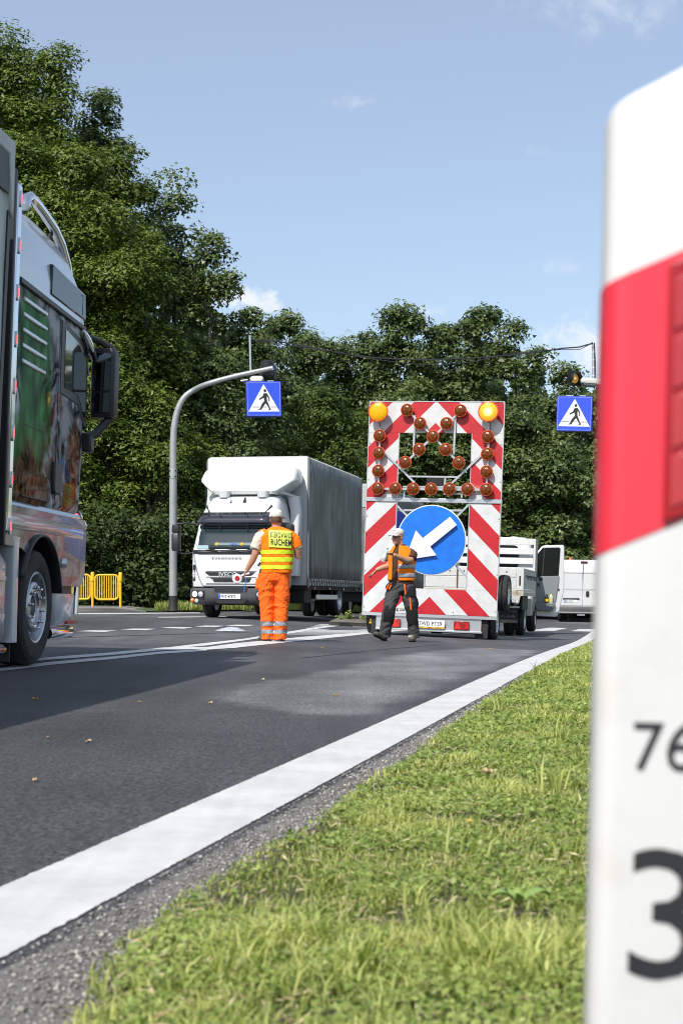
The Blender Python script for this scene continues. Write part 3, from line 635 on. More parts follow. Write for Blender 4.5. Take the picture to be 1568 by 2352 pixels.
# ------------------------------------------------------------------ vehicles
def wheel(parent, T, r=.5, w=.3, rim=.29, nuts=10, dish=.06, name='wheel', rimmat=None, nutr=.17, hub=.11):
    """axis = local z of T, outer face towards +z"""
    g = bpy.data.objects.new(name, None); COL.objects.link(g); g.parent = parent; g.matrix_local = T; g.empty_display_size = .1
    h = w/2; m = M()
    m.lathe([(rim, -h+.03), (rim+.03, -h+.005), (r*.86, -h), (r*.96, -h+.02), (r-.006, -h+.05), (r, -h+.08)] + [(r if i % 2 else r-.012, -h+.08+(w-.16)*i/8) for i in range(1, 8)] +
            [(r, h-.08), (r-.006, h-.05), (r*.96, h-.02), (r*.9, h-.002), (r*.86, h+.004), (r*.8, h-.001), (rim+.05, h+.004), (rim+.03, h-.004), (rim+.012, h-.012), (rim, h-.03)], 56, close=True)
    obj('tyre', m, rubber, g, 30)
    m = M(); m.lathe([(rim+.008, -h+.03), (rim+.012, h-.014), (rim+.004, h-.006), (rim-.012, h-.012), (rim-.03, h-.05), (rim-.05, h-.11), (nutr+.07, h-.13), (nutr+.05, h-dish), (nutr+.035, h-dish+.012), (nutr-.035, h-dish+.012), (nutr-.045, h-dish-.005), (hub, h-dish-.012), (hub*.97, h-dish-.05), (.001, h-dish-.055)], 48)
    obj('rim', m, rimmat or alu, g, 40)
    if nuts:
        m = M(); m.lathe([(.017, 0), (.017, .012), (.013, .016), (.013, .034), (.009, .042), (.001, .044)], 8); n0 = None
        for k in range(nuts):
            Tn = Rz(360*k/nuts+9) @ Tr((nutr, 0, h-dish+.012))
            n0 = obj('wheel_nut', m, chrome, g, 40, T=Tn) if n0 is None else inst(n0, g, Tn)
    return g
OUT = Ry(90)                                            # turns a lathe's z axis to +x
INW = Ry(-90)
def side(poly, x0, x1): return [(x0, x1, poly)]
def sideprism(m, poly, x0, x1):                         # (y,z) polygon extruded along x
    T = Matrix(((0,0,1,0),(1,0,0,0),(0,1,0,0),(0,0,0,1))); return m.prism(poly, x0, x1, T)
def facepanel(m, poly, y0, y1):                         # (x,z) polygon extruded along y
    T = Matrix(((1,0,0,0),(0,0,1,0),(0,1,0,0),(0,0,0,1))); return m.prism(poly, y0, y1, T)
def rpoly(x0, x1, z0, z1, r=.03, n=4):
    P = []
    for cx, cz, a0 in ((x1-r, z0+r, -90), (x1-r, z1-r, 0), (x0+r, z1-r, 90), (x0+r, z0+r, 180)):
        for i in range(n+1): a = R(a0+90*i/n); P.append((cx+r*math.cos(a), cz+r*math.sin(a)))
    return P
def plate(parent, txt, T, w=.52, h=.114, size=.088, sx=.86, mat_=None):
    p = obj('number_plate', M().box((0,0,0), (w, .008, h)), mat_ or plate_white, parent, bevel=.003, T=T)
    m = M(); m.bb(-w/2+.004, -w/2+.045, -.0065, -.0042, -h/2+.006, h/2-.006); obj('country_band', m, eu_blue, p)
    lettering('lettering', txt, ink, p, Tr((-w/2+.058, -.0045, -size*.36)) @ UPX, size, sx, bold=.0012)
    return p

# ---- the airbrushed lorry at the left: tractor unit
def mural(name):
    m, N, L, b = nodes(name); tc = N.new('ShaderNodeTexCoord').outputs['Object']; sp = N_(N, L, 'SeparateXYZ', {0: tc})
    vo = N_(N, L, 'TexVoronoi', {'Vector': N_(N, L, 'Mapping', {'Vector': tc, 'Scale': (1, 1.3, .8)}).outputs[0], 'Scale': 5.5}, feature='SMOOTH_F1'); wv = N_(N, L, 'TexNoise', {'Vector': tc, 'Scale': 1.7, 'Detail': 4, 'Roughness': .5}); n2 = N_(N, L, 'TexNoise', {'Vector': tc, 'Scale': 3.2, 'Detail': 3, 'Roughness': .5, 'Distortion': 1.4}); n3 = N_(N, L, 'TexNoise', {'Vector': tc, 'Scale': 6, 'Detail': 4, 'Distortion': 1.2})
    smoke = N_(N, L, 'Mix', {0: N_(N, L, 'MapRange', {0: n2.outputs[0], 1: .4, 2: .6}).outputs[0], 6: (.03,.032,.035,1), 7: (.36,.37,.39,1)}, data_type='RGBA')
    greenc = N_(N, L, 'Mix', {0: N_(N, L, 'MapRange', {0: vo.outputs['Distance'], 1: .75, 2: .12}).outputs[0], 6: (.002,.012,.004,1), 7: (.075,.26,.075,1)}, data_type='RGBA')
    brown = N_(N, L, 'Mix', {0: N_(N, L, 'MapRange', {0: n3.outputs[0], 1: .35, 2: .65}).outputs[0], 6: (.03,.014,.008,1), 7: (.26,.14,.08,1)}, data_type='RGBA')
    def band(sock, lo0, lo1, hi0, hi1):
        d = N_(N, L, 'Math', {0: N_(N, L, 'Math', {0: wv.outputs[0], 1: .5}, operation='SUBTRACT').outputs[0], 1: .9}, operation='MULTIPLY'); s = N_(N, L, 'Math', {0: sock, 1: d.outputs[0]}, operation='ADD')
        a = N_(N, L, 'MapRange', {0: s.outputs[0], 1: lo0, 2: lo1}, interpolation_type='SMOOTHSTEP'); c = N_(N, L, 'MapRange', {0: s.outputs[0], 1: hi0, 2: hi1, 3: 1, 4: 0}, interpolation_type='SMOOTHSTEP')
        return N_(N, L, 'Math', {0: a.outputs[0], 1: c.outputs[0]}, operation='MULTIPLY').outputs[0]
    gm = N_(N, L, 'Math', {0: band(sp.outputs[1], -.9, -.72, .02, .16), 1: band(sp.outputs[2], 1.55, 1.8, 2.95, 3.1)}, operation='MULTIPLY').outputs[0]
    bm = N_(N, L, 'Math', {0: band(sp.outputs[1], -1.3, -1.1, .2, .4), 1: band(sp.outputs[2], 1.0, 1.2, 1.72, 1.9)}, operation='MULTIPLY').outputs[0]
    bm2 = N_(N, L, 'Math', {0: band(sp.outputs[1], .72, .84, 1.12, 1.24), 1: band(sp.outputs[2], 1.3, 1.5, 2.05, 2.2)}, operation='MULTIPLY').outputs[0]
    wa = N_(N, L, 'TexWave', {'Vector': tc, 'Scale': 1.6, 'Distortion': 14, 'Detail': 2, 'Detail Scale': .9}); ln = N_(N, L, 'MapRange', {0: wa.outputs['Fac'], 1: .86, 2: .97}); hl = N_(N, L, 'Mix', {0: ln.outputs[0], 6: smoke.outputs[2], 7: (.5,.52,.55,1)}, data_type='RGBA')
    c = N_(N, L, 'Mix', {0: gm, 6: hl.outputs[2], 7: greenc.outputs[2]}, data_type='RGBA'); c = N_(N, L, 'Mix', {0: bm, 6: c.outputs[2], 7: brown.outputs[2]}, data_type='RGBA'); c = N_(N, L, 'Mix', {0: bm2, 6: c.outputs[2], 7: brown.outputs[2]}, data_type='RGBA')
    L.new(c.outputs[2], b.inputs['Base Color']); b.inputs['Roughness'].default_value = .5; b.inputs['Specular IOR Level'].default_value = .0; b.inputs['Metallic'].default_value = .0; b.inputs['Coat Weight'].default_value = .16; b.inputs['Coat Roughness'].default_value = .02
    return m
M_mural = mural('airbrushed_paint')
def gloss_panel():
    m, N, L, b = nodes('airbrushed_gloss'); tc = N.new('ShaderNodeTexCoord').outputs['Object']
    n1 = N_(N, L, 'TexNoise', {'Vector': tc, 'Scale': 2.2, 'Detail': 4, 'Distortion': 1.5}); n2 = N_(N, L, 'TexNoise', {'Vector': tc, 'Scale': 1.1, 'Detail': 2})
    a = N_(N, L, 'Mix', {0: N_(N, L, 'MapRange', {0: n1.outputs[0], 1: .36, 2: .64}).outputs[0], 6: (.014,.015,.017,1), 7: (.2,.195,.2,1)}, data_type='RGBA')
    c = N_(N, L, 'Mix', {0: N_(N, L, 'MapRange', {0: n2.outputs[0], 1: .5, 2: .62}).outputs[0], 6: a.outputs[2], 7: (.05,.13,.075,1)}, data_type='RGBA')
    L.new(c.outputs[2], b.inputs['Base Color']); b.inputs['Roughness'].default_value = .2; b.inputs['Specular IOR Level'].default_value = .2; b.inputs['Metallic'].default_value = .12; b.inputs['Coat Weight'].default_value = .3; b.inputs['Coat Roughness'].default_value = .02; return m
M_gloss = gloss_panel()
silver = mat('silver_paint', (.62,.65,.7), .3, .3, var=.08, scale=1.2, coat=.6)
M_skirt = mat('dull_grey_panel', (.34,.36,.36), .3, .3, var=.12, coat=.5, dirt=(.12,.11,.09,.5))
t = thing('tractor_unit', 'airbrushed grey-green lorry tractor with chrome roof bar, cut by the left frame edge', 'lorry', (-3.85, 12.3, float(gz(-2.6, 12.3))+.05), (0, R(2.0), R(-4.2)))
m = M(); m.rr([(1.36,-1.2,1.2,-.92,1.38,.05,.2),(1.42,-1.23,1.23,-.92,1.43,.05,.22),(2.1,-1.24,1.24,-.92,1.45,.05,.22),(2.8,-1.24,1.24,-.92,1.43,.05,.22),(3.1,-1.235,1.235,-.92,1.40,.05,.22)], 6); obj('cab_body', m, M_mural, t, 40)
m = M(); m.rr([(3.135,-1.235,1.235,-.92,1.40,.05,.22),(3.3,-1.23,1.23,-.92,1.37,.06,.24),(3.48,-1.21,1.21,-.92,1.27,.1,.3),(3.62,-1.18,1.18,-.92,1.12,.12,.32),(3.74,-1.13,1.13,-.92,.92,.16,.34),(3.83,-1.05,1.05,-.9,.62,.2,.36),(3.88,-.92,.92,-.86,.3,.2,.3),(3.9,-.7,.7,-.7,.0,.2,.25)], 6); rf = obj('roof', m, silver, t, 60)
m = M(); m.rr([(3.095,-1.215,1.215,-.9,1.38,.05,.2),(3.14,-1.215,1.215,-.9,1.38,.05,.2)], 6); obj('roof_seal', m, black, t)
m = M(); sideprism(m, [(-.86,3.10),(1.2,3.09),(1.2,3.135),(-.86,3.15)], 1.225, 1.262); obj('rain_gutter', m, black, t, bevel=.008)
m = M(); sideprism(m, [(.06,3.2),(1.24,3.2),(1.2,3.44),(.08,3.47)], 1.16, 1.243)
uw = obj('upper_window', m, glass, t, bevel=.012); m = M(); m.bb(1.2425, 1.2455, 1.1, 1.105, 3.23, 3.42); m.bb(1.2425,1.2455,1.02,1.1,3.4,3.405); obj('window_latch', m, black, uw)
m = M(); sideprism(m, [(.42,3.06),(1.33,2.98),(1.36,2.22),(1.28,2.2),(1.14,2.3),(1.03,2.38),(.42,2.4)], 1.19, 1.2475); dwf = obj('window_frame', m, black, t, bevel=.01)
m = M(); sideprism(m, [(.53,2.99),(1.26,2.92),(1.29,2.3),(1.24,2.29),(1.13,2.4),(1.0,2.47),(.53,2.47)], 1.20, 1.2515); obj('pane', m, mat('side_glass', (.06,.075,.08), .03, .65, var=.1, coat=.6), dwf)
m = M()
for a, b in (((.38,1.45),(.38,3.06)),): m.bb(1.236, 1.2425, a[0]-.004, a[0]+.004, a[1], b[1])
m.bb(1.237, 1.2425, -.55, .02, 2.0, 2.008); m.bb(1.237,1.2425,-.6,.28,1.6,1.607); obj('door_seam', m, ink, t)
for k in range(5):
    z = 3.02-k*.125; m = M(); sideprism(m, [(-.72,z),(-.06,z),(-.06,z-.035),(-.72,z-.035)], 1.23, 1.256); obj('louvre_slat', m, silver, t, bevel=.008)
m = M(); sideprism(m, rpoly(.25,.5,1.5,1.78,.05), 1.2, 1.275); dh = obj('door_handle', m, black, t, bevel=.015)
m = M(); sideprism(m, [(-.6,1.62),(.22,1.62),(.24,1.5),(.2,1.42),(-.6,1.42)], 1.2, 1.2445); obj('locker_flap', m, M_mural, t, bevel=.004)
m = M(); m.tube([(1.2425,-.6,1.62),(1.2425,.2,1.62),(1.2425,.22,1.5),(1.2425,.18,1.42),(1.2425,-.6,1.42)],.005,5); obj('flap_seam', m, ink, t)
# chrome window visor, roof bar, mirror
m = M(); P = []
for i in range(9):
    a = i/8; P.append([(1.245+.10*math.sin(math.pi*s*.5)*(.4+.6*a), 1.0+.48*a-.05*s*a, 3.05-.16*a*a-.11*s*(1-.6*a)) for s in np.linspace(0, 1, 6)])
m = M(); m.ell((0,0,0),(.05,.27,.045),16); obj('window_visor', m, chrome, t, 60, T=Tr((1.27,1.27,2.97)) @ Rx(-24))
m = M(); arc = [(-.42,3.82),(-.38,3.9),(-.28,3.945),(-.12,3.94),(.1,3.92),(.45,3.87),(.7,3.79),(.9,3.66),(1.04,3.48)]
for i in range(1): m.tube([(1.13, y, z) for y, z in arc], .045, 12)
rb = obj('roof_bar', m, chrome, t, 60)
m = M()
for y, z in ((-.3,3.75),(.45,3.68)): m = M(); m.tube([(1.06,y,z),(1.13,y,z+.2)], .018, 8); obj('bar_bracket', m, darkmetal, rb)
for y, z in ((-.1,3.98),(.3,3.93),(.66,3.84)):
    m = M(); m.ell((1.13,y,z-.01), (.03,.06,.03), 10); obj('marker_lamp', m, orange_lens, rb)
m = M(); m.rr([(0,-.105,.105,-.07,.08,.03),(.03,-.12,.12,-.08,.1,.04),(.63,-.12,.12,-.08,.1,.04),(.67,-.1,.1,-.07,.08,.03)], 5); mi = obj('wing_mirror', m, black, t, 50, T=Tr((1.35, 1.6, 2.33)) @ Rz(-6))
m = M(); facepanel(m, rpoly(-.09,.09,.26,.62,.02), -.09, -.082); facepanel(m, rpoly(-.09,.09,.05,.235,.02), -.09, -.082); obj('mirror_face', m, mirror, mi)
m = M(); m.tube([(1.2,1.42,3.08),(1.3,1.55,3.07),(1.42,1.62,3.0)], [.03,.035,.04], 8); obj('mirror_arm', m, black, t, 40); m = M(); m.tube([(1.22,1.42,2.12),(1.3,1.5,2.16),(1.42,1.6,2.34)], [.05,.045,.04], 8); obj('mirror_arm', m, black, t, 40); m = M(); m.bb(1.2,1.3,1.36,1.5,1.98,2.16); obj('mirror_bracket', m, black, t, bevel=.02)
m = M(); sideprism(m, [(1.34,2.98),(1.56,2.86),(1.6,2.72),(1.5,2.8),(1.34,2.88)], 1.1, 1.2); obj('front_visor', m, chrome, t, bevel=.02)
# windscreen and front (seen from the side only)
m = M(); m.rr([(2.1,-1.05,1.05,1.2,1.462,.05,.2),(2.95,-1.05,1.05,1.2,1.44,.05,.2)], 6); obj('windscreen', m, glass, t)
m = M(); m.bb(-1.1,1.1,1.4,1.56,1.4,2.0); m.bb(-1.0,1.0,1.5,1.6,1.0,1.3); obj('grille', m, black, t, bevel=.03)
# lower body
arch = [(.62*math.cos(R(a)), .5+.62*math.sin(R(a))) for a in range(16, 150, 9)]
m = M(); sideprism(m, [(-1.0,1.0),(-.58,.99)]+arch[::-1][1:]+[(.60,.69),(1.36,.69),(1.5,.8),(1.52,1.2),(1.42,1.33),(-1.0,1.33)], 1.17, 1.245); sp_ = obj('side_panel', m, M_gloss, t, bevel=.02)
m = M(); m.grid([[(1.205,y,1.375),(1.225,y,1.34),(1.262,y,1.20),(1.25,y,1.14),(1.2,y,1.13)] for y in (-1.0,-.3,.4,1.0,1.36)]); obj('side_shoulder', m, mat('shoulder_gloss', (.2,.23,.27), .28, .5, var=.25, scale=2, coat=1), sp_, 30)
m = M(); P = [[(x, .63*math.cos(R(a)), .5+.63*math.sin(R(a))) for x in (.8, 1.24, 1.275)] for a in range(12, 160, 8)]; m.grid(P); o = obj('wheel_arch', m, black, t, 60); o.modifiers.new('thick','SOLIDIFY').thickness = .02
m = M(); m.rr([(.69,-1.18,1.18,.7,1.52,.05,.2),(1.2,-1.18,1.18,.7,1.55,.05,.2),(1.33,-1.18,1.18,.7,1.45,.05,.2)], 5); obj('front_bumper', m, M_gloss, t, 50)
m = M(); m.rr([(.3,-1.14,1.14,.7,1.36,.04,.16),(.36,-1.2,1.2,.66,1.42,.04,.18),(.62,-1.2,1.2,.66,1.46,.04,.18)], 5); stp = obj('step_skirt', m, silver, t, 50); m = M(); m.bb(1.17,1.215,1.05,1.4,.34,.37); obj('side_reflector', m, red_lens, stp)
m = M(); m.bb(-1.15,1.15,.7,1.4,.6,.7); obj('bumper_gap', m, black, t)
m = M(); m.tube([(1.14,.62,.26),(1.16,1.3,.26),(1.12,1.5,.26),(.9,1.62,.26)], .055, 14); pp = obj('side_pipe', m, chrome, t, 60); m = M(); m.ell((1.19,1.36,.27),(.02,.03,.03),8); obj('pipe_lamp', m, orange_lens, pp)
m = M(); m.tube([(1.13,1.62,.42),(1.13,1.66,.9),(1.13,1.64,1.22),(1.1,1.56,1.34)], .032, 12); obj('bull_bar', m, chrome, t, 60)
for p in ((1.13,1.56,1.37),(1.19,1.5,1.29)):
    m = M(); m.lathe([(.001,.02),(.05,.02),(.055,.0),(.05,-.06),(.001,-.07)], 16); cap_ = obj('lamp_housing', m, chrome, t, T=Tr(p) @ Rx(80)); m = M(); m.ell((0,0,.015),(.03,.03,.015),12); obj('red_lamp', m, led_red, cap_)
m = M(); m.tube([(1.2,.72,.9),(1.27,.74,.9)], [.06,.045], 14); obj('fog_lamp', m, clear_lens, t, 40)
m = M(); m.rr([(.22,1.08,1.24,-.72,-.58,.02),(1.0,1.1,1.25,-.78,-.62,.03),(1.08,1.08,1.25,-.84,-.6,.03)], 4); obj('mudguard', m, silver, t, 50)
m = M(); m.rr([(.2,.7,1.2,-2.4,-.86,.1),(.3,.62,1.24,-2.4,-.84,.12),(.85,.62,1.24,-2.4,-.84,.12),(.96,.7,1.18,-2.4,-.88,.1)], 5); ft = obj('fuel_tank', m, M_skirt, t, 50)
m = M()
for z in (.42,.72): m.rr([(z,.66,1.26,-2.4,-.9,.1),(z+.035,.66,1.26,-2.4,-.9,.1)], 4)
obj('tank_strap', m, alu, ft)
m = M(); m.tube([(1.2,-2.4,.17),(1.2,-.9,.17),(1.15,-.78,.17)], .045, 12); sr = obj('side_rail', m, chrome, t, 60); m = M(); m.ell((1.24,-.9,.17),(.012,.03,.02),8); obj('rail_lamp', m, orange_lens, sr)
m = M(); m.bb(.85,1.2,-.66,-.63,.06,.34); obj('mud_flap', m, rubber, t)
m = M(); m.bb(-1.05,1.05,-2.3,1.3,.5,.95); obj('chassis', m, chassis, t)
wheel(t, Tr((1.07,0,.5)) @ OUT, .5, .32, .30, 10, .035, rimmat=mat('brushed_rim', (.42,.44,.47), .28, .85, var=.15, scale=20), nutr=.175, hub=.1)
wheel(t, Tr((-1.07,0,.5)) @ INW, .5, .32, .30, 0)
# side extender with red marker lamps
m = M(); m.bb(1.15, 1.262, -1.02, -.9, 1.1, 3.86); se = obj('side_extender', m, chrome, t, bevel=.02)
m = M(); m.bb(1.1,1.255,-1.07,-1.015,1.0,3.95); obj('extender_edge', m, black, t, bevel=.01)
for k in range(8):
    z = 3.74-k*.37; m = M(); sideprism(m, rpoly(-.975,-.935,z-.065,z+.065,.019), 1.255, 1.272); h_ = obj('marker_light', m, alu, t); m = M()
    for q in (-.022, 0, .022): m.ell((1.273,-.955,z+q),(.004,.011,.011),8)
    obj('red_led', m, led_red, h_)
tarp = mat('tarpaulin_grey_green', (.45,.49,.48), .45, var=.1, scale=2, bump=.15, bscale=6, dirt=(.25,.24,.2,.5), dscale=3)
tarp_d = mat('tarpaulin_dark', (.05,.055,.06), .5, var=.2, bump=.1, bscale=6)
s_ = thing('semi_trailer', 'tall grey tarpaulin semi-trailer behind the airbrushed tractor, mostly outside the frame', 'lorry trailer', (-3.93, 10.75, float(gz(-2.7, 10.75))+.05), (0, R(2.9), R(-6)))
m = M(); P = []
for i in range(60):
    y = -i*.2; P.append([(1.27+.012*math.sin(i*1.1+z)+.008*math.sin(i*.37), y, z) for z in (.95,1.6,2.4,3.2,3.9)])
m.grid(P); m.bb(-1.27, 1.262, -12, -.0, 3.86, 3.9); m.bb(-1.27,-1.25,-12,0,.95,3.9); obj('curtain', m, tarp, s_, 60)
m = M(); m.bb(-1.275,1.275,-.01,.05,1.0,4.0); obj('front_wall', m, tarp, s_, bevel=.02)
m = M(); sideprism(m, [(-.02,3.62),(-12,3.62),(-12,3.9),(-.02,3.9)], 1.275, 1.29); obj('top_band', m, tarp_d, s_)
m = M(); sideprism(m, [(.06,4.02),(.08,3.45),(.02,3.5),(-.06,3.9),(-12,3.98),(-12,4.02)], 1.24, 1.3); obj('roof_flap', m, tarp, s_, bevel=.015)
m = M(); m.bb(1.24,1.285,.0,.06,1.0,3.5); obj('corner_post', m, black, s_)
m = M(); m.bb(-1.2,1.2,-12,-.2,.7,.95); obj('chassis', m, chassis, s_)
for y in (-8.6,-9.9): wheel(s_, Tr((1.05,y,.5)) @ OUT, .5, .36, .29, 10)

# ---- white box lorry with grey curtain sides, facing the camera
IX, IY = -2.50, 32.2
v = thing('curtain_lorry', 'white cab lorry with dark grey curtain sides and roof deflector, stopped facing us', 'lorry', (IX, IY, float(gz(IX, IY))), (0, R(.5), R(-12.7)))
m = M(); m.rr([(.72,-.95,.95,.0,1.75,.16,.08),(1.0,-.97,.97,-.015,1.75,.18,.08),(1.48,-.98,.98,.02,1.75,.2,.08),(1.56,-.98,.98,.05,1.75,.2,.08),(2.1,-.96,.96,.33,1.75,.22,.1),(2.42,-.92,.92,.52,1.75,.24,.12),(2.62,-.88,.88,.66,1.75,.28,.14),(2.8,-.82,.82,.9,1.75,.3,.16),(2.88,-.74,.74,1.1,1.72,.3,.16)], 6); cb = obj('cab', m, white, v, 50)
def curved(zs, w, ins, k=.16, n=14):                    # a pane that follows the curved cab front
    P = []
    for z, y in zs:
        hw = float(np.interp(z, [1.48, 2.1, 2.42], [.98, .96, .92])); rr0 = float(np.interp(z, [1.48, 2.1, 2.42], [.2, .22, .24])); r_ = []
        for s in np.linspace(-1, 1, n):
            x = min(w, hw-.02)*s; q = min(rr0*.98, max(0, abs(x)-(hw-rr0))); r_.append((x, y-ins+rr0-math.sqrt(rr0*rr0-q*q), z))
        P.append(r_)
    return P
m = M(); m.grid(curved([(1.57,.065),(1.7,.125),(1.9,.224),(2.16,.36)], .95, .014)); ws = obj('windscreen', m, mat('windscreen_glass', (.02,.032,.038), .06, .1, var=.35, scale=2.2, coat=.4), v, 60); ws.modifiers.new('thick','SOLIDIFY').thickness = .01
m = M(); m.grid(curved([(1.475,.005),(1.53,.03),(1.555,.045)], .93, .02)); obj('cowl', m, black, v, 60).modifiers.new('thick','SOLIDIFY').thickness = .02
m = M(); m.grid(curved([(2.14,.22),(2.2,.19),(2.3,.24),(2.43,.42)], .90, .03, .2)); sv = obj('sun_visor', m, mat('smoked_visor', (.03,.032,.04), .08, .3, var=.1, coat=.8), v, 60); sv.modifiers.new('thick','SOLIDIFY').thickness = .015
m = M()
for x in (-.34,.3): m.tube([(x,.2,2.12),(x,.21,2.02)], .014, 6); m.box((x,.2,2.38),(.035,.03,.07))
obj('visor_clip', m, black, sv)
for x, a in ((-.62,-20),(.66,32)):                      # wiper-like aerial arms on the roof edge
    m = M(); m.tube([(x,.2,2.36),(x+.1*(1 if x>0 else -1)*.6,.4,2.47),(x+.14*(1 if x>0 else -1),.5,2.58)], [.012,.012,.03], 8); obj('roof_lamp_arm', m, black, v, 40)
m = M(); m.grid(curved([(2.06,.31),(2.13,.345)], .86, .024)); obj('curtain_fringe', m, mat('fringe', (.02,.035,.035), .6, var=.5, scale=30), v, 60).modifiers.new('thick','SOLIDIFY').thickness = .004
# things on the dashboard: seen through the glass
m = M(); m.bb(-.42,.5,.075,.085,1.66,1.72); bd = obj('dashboard_sign', m, mat('clear_sign', (.25,.32,.34), .3, var=.1), v)
lettering('lettering', 'IVECO', blue_film, bd, Tr((-.06,.07,1.665)) @ UPX, .055, 1.15, .001)
for x in (-.37,.22):
    m = M(); m.cyl((x,.075,1.69),(x,.068,1.69),.036,16); f_ = obj('smiley', m, mat('smiley_yellow', (.7,.55,.05), .5, var=0), bd); m = M(); m.ell((x-.012,.066,1.70),(.005,.003,.006),6); m.ell((x+.012,.066,1.70),(.005,.003,.006),6); m.tube([(x-.017,.066,1.683),(x,.066,1.672),(x+.017,.066,1.683)],.0025,5); obj('smiley_face', m, ink, f_)
m = M(); m.bb(-.84,-.56,.05,.06,1.58,1.66); m.bb(.42,.52,.06,.07,1.58,1.68); obj('windscreen_card', m, mat('pale_card', (.35,.5,.55), .5, var=.35, scale=25), v)
for x, z in ((.16,1.78),(.28,1.84),(.44,1.8)):
    m = M(); m.lathe([(.001,.0),(.02,.0),(.022,.006),(.03,.006),(.036,0),(.036,-.004),(.001,-.004)],16); obj('suction_cup', m, mat('suction_cup', (.5,.56,.55), .3, var=.1), v, T=Tr((x,.06+(z-1.54)*.5,z)) @ Rx(70))
for x in (-.5,.0,.4):
    m = M(); m.tube([(x-.25,-.025+.12*abs((x-.25)/.92)**3,1.535),(x+.1,-.03,1.56),(x+.2,-.02,1.5)], .012, 6); obj('wiper', m, black, v)
# grille slots, badges, lamps
meshm = mat('grille_mesh', (.015,.015,.016), .5, var=.8, scale=90)
facem = M(); facepanel(facem, [(-.56,1.0),(-.5,.955),(.44,.955),(.5,1.0),(.56,1.05),(-.62,1.05)], -.03, .03); obj('grille', facem, meshm, v, bevel=.006)
facem = M(); facepanel(facem, [(-.44,.9),(-.4,.82),(.42,.82),(.46,.9),(.48,.92),(-.5,.92)], -.03, .03); obj('grille', facem, meshm, v, bevel=.006)
m = M()
for z in (.94,.79,1.07): facepanel(m, [(-.6,z),(.6,z),(.56,z+.022),(-.56,z+.022)], -.032, .02)
obj('grille_trim', m, white, v, bevel=.008)
lettering('emblem', 'IVECO', mat('emblem_grey', (.5,.52,.54), .3, .4, var=0), v, Tr((-.285,-.034,.955)) @ UPX, .135, 1.12, .004, .012)
lettering('emblem', 'E U R O C A R G O', mat('embossed_letters', (.55,.56,.57), .3, .3, var=0), v, Tr((-.47,-.012,1.365)) @ UPX, .062, 1.35, .002, .006)
for s in (-1, 1):
    m = M(); P = rpoly(-.05,.05,.84,1.22,.045); T = Tr((s*.885,.035,0)) @ Rz(s*38); facepanel(m, P, -.012, .03); vt = obj('corner_vent', m, black, v, T=T); m = M()
    for k in range(4): m.bb(-.04,.04,-.02,-.01,.92+k*.075,.926+k*.075)
    obj('vent_bar', m, grey_pl, vt)
m = M(); m.rr([(.3,-.9,.9,.06,.5,.14,.05),(.36,-.97,.97,-.04,.5,.18,.05),(.5,-1.0,1.0,-.08,.5,.18,.05),(.66,-.99,.99,-.07,.5,.18,.05),(.69,-.95,.95,-.02,.5,.14,.05)], 6); bp_ = obj('bumper', m, grey_pl, v, 45)
m = M(); facepanel(m, [(-.4,.72),(.42,.72),(.38,.6),(-.36,.6)], -.084, -.07); facepanel(m, [(-.4,.43),(.42,.43),(.3,.34),(-.28,.34)], -.084, -.05); obj('bumper_mesh', m, meshm, bp_)
for s in (-1, 1):
    m = M(); facepanel(m, rpoly(-.15,.15,.47,.625,.02), -.012, .03); hl = obj('headlight', m, black, v, T=Tr((s*.76,-.075,0)) @ Rz(s*10))
    for k, x in enumerate((-.075*s*-1, .075*s*-1)):
        m = M(); m.lathe([(.062,-.005),(.06,.012),(.04,.02),(.001,.022)], 20); obj('lamp', m, lit_lens if (s == -1 and k == 1) or (s == 1 and k == 1) else clear_lens, hl, T=Tr((-x,-.012,.548)) @ Rx(90))
    m = M(); m.ell((s*.9,-.03,.41),(.055,.05,.055),12); obj('indicator', m, orange_lens, v)
    m = M(); m.lathe([(.045,0),(.042,.012),(.001,.016)],16); obj('fog_light', m, clear_lens, v, T=Tr((s*.79,-.085,.4)) @ Rx(90))
for s in (-1, 1):
    m = M(); m.tube(smooth_path([(s*.9,.0,1.5),(s*.86,-.03,1.3),(s*.8,-.045,1.05),(s*.72,-.03,.84),(s*.66,-.015,.73)], 4), .006, 5); obj('panel_gap', m, ink, v, 60)
m = M(); m.tube([(-.66,-.012,.735),(.66,-.012,.735)], .006, 5); obj('panel_gap', m, ink, v, 60)
plate(v, 'PNT 47872', Tr((-.01,-.095,.5)))
# deflector, mirrors, aerials
m = M(); m.rr([(2.88,-.74,.74,.92,1.85,.12,.05),(2.96,-.84,.84,.90,1.9,.14,.05),(3.08,-1.0,1.0,1.0,1.92,.16,.05),(3.2,-1.14,1.14,1.12,1.95,.16,.05),(3.26,-1.16,1.16,1.17,1.95,.16,.05),(3.44,-1.14,1.14,1.33,1.95,.18,.05),(3.52,-1.1,1.1,1.42,1.95,.2,.05),(3.56,-1.02,1.02,1.52,1.94,.2,.05),(3.575,-.9,.9,1.65,1.94,.2,.05)], 7); df = obj('roof_deflector', m, white, v, 32)
m = M(); m.rr([(2.8,-.58,-.36,.82,1.4,.08),(2.95,-.62,-.3,.8,1.4,.1),(3.02,-.56,-.36,.9,1.4,.08)], 5); m.rr([(2.8,.36,.58,.82,1.4,.08),(2.95,.3,.62,.8,1.4,.1),(3.02,.36,.56,.9,1.4,.08)], 5); obj('deflector_foot', m, white, df, 60)
m = M(); m.bb(-.3,.3,1.0,1.06,2.84,2.94); obj('roof_hatch', m, mat('hatch_grey', (.3,.31,.31), .4, var=.2), v, bevel=.02); m = M(); m.bb(-.34,.34,.98,1.02,2.835,2.86); m.bb(-.34,.34,.99,1.2,2.95,2.965); obj('hatch_rim', m, black, v, bevel=.006)
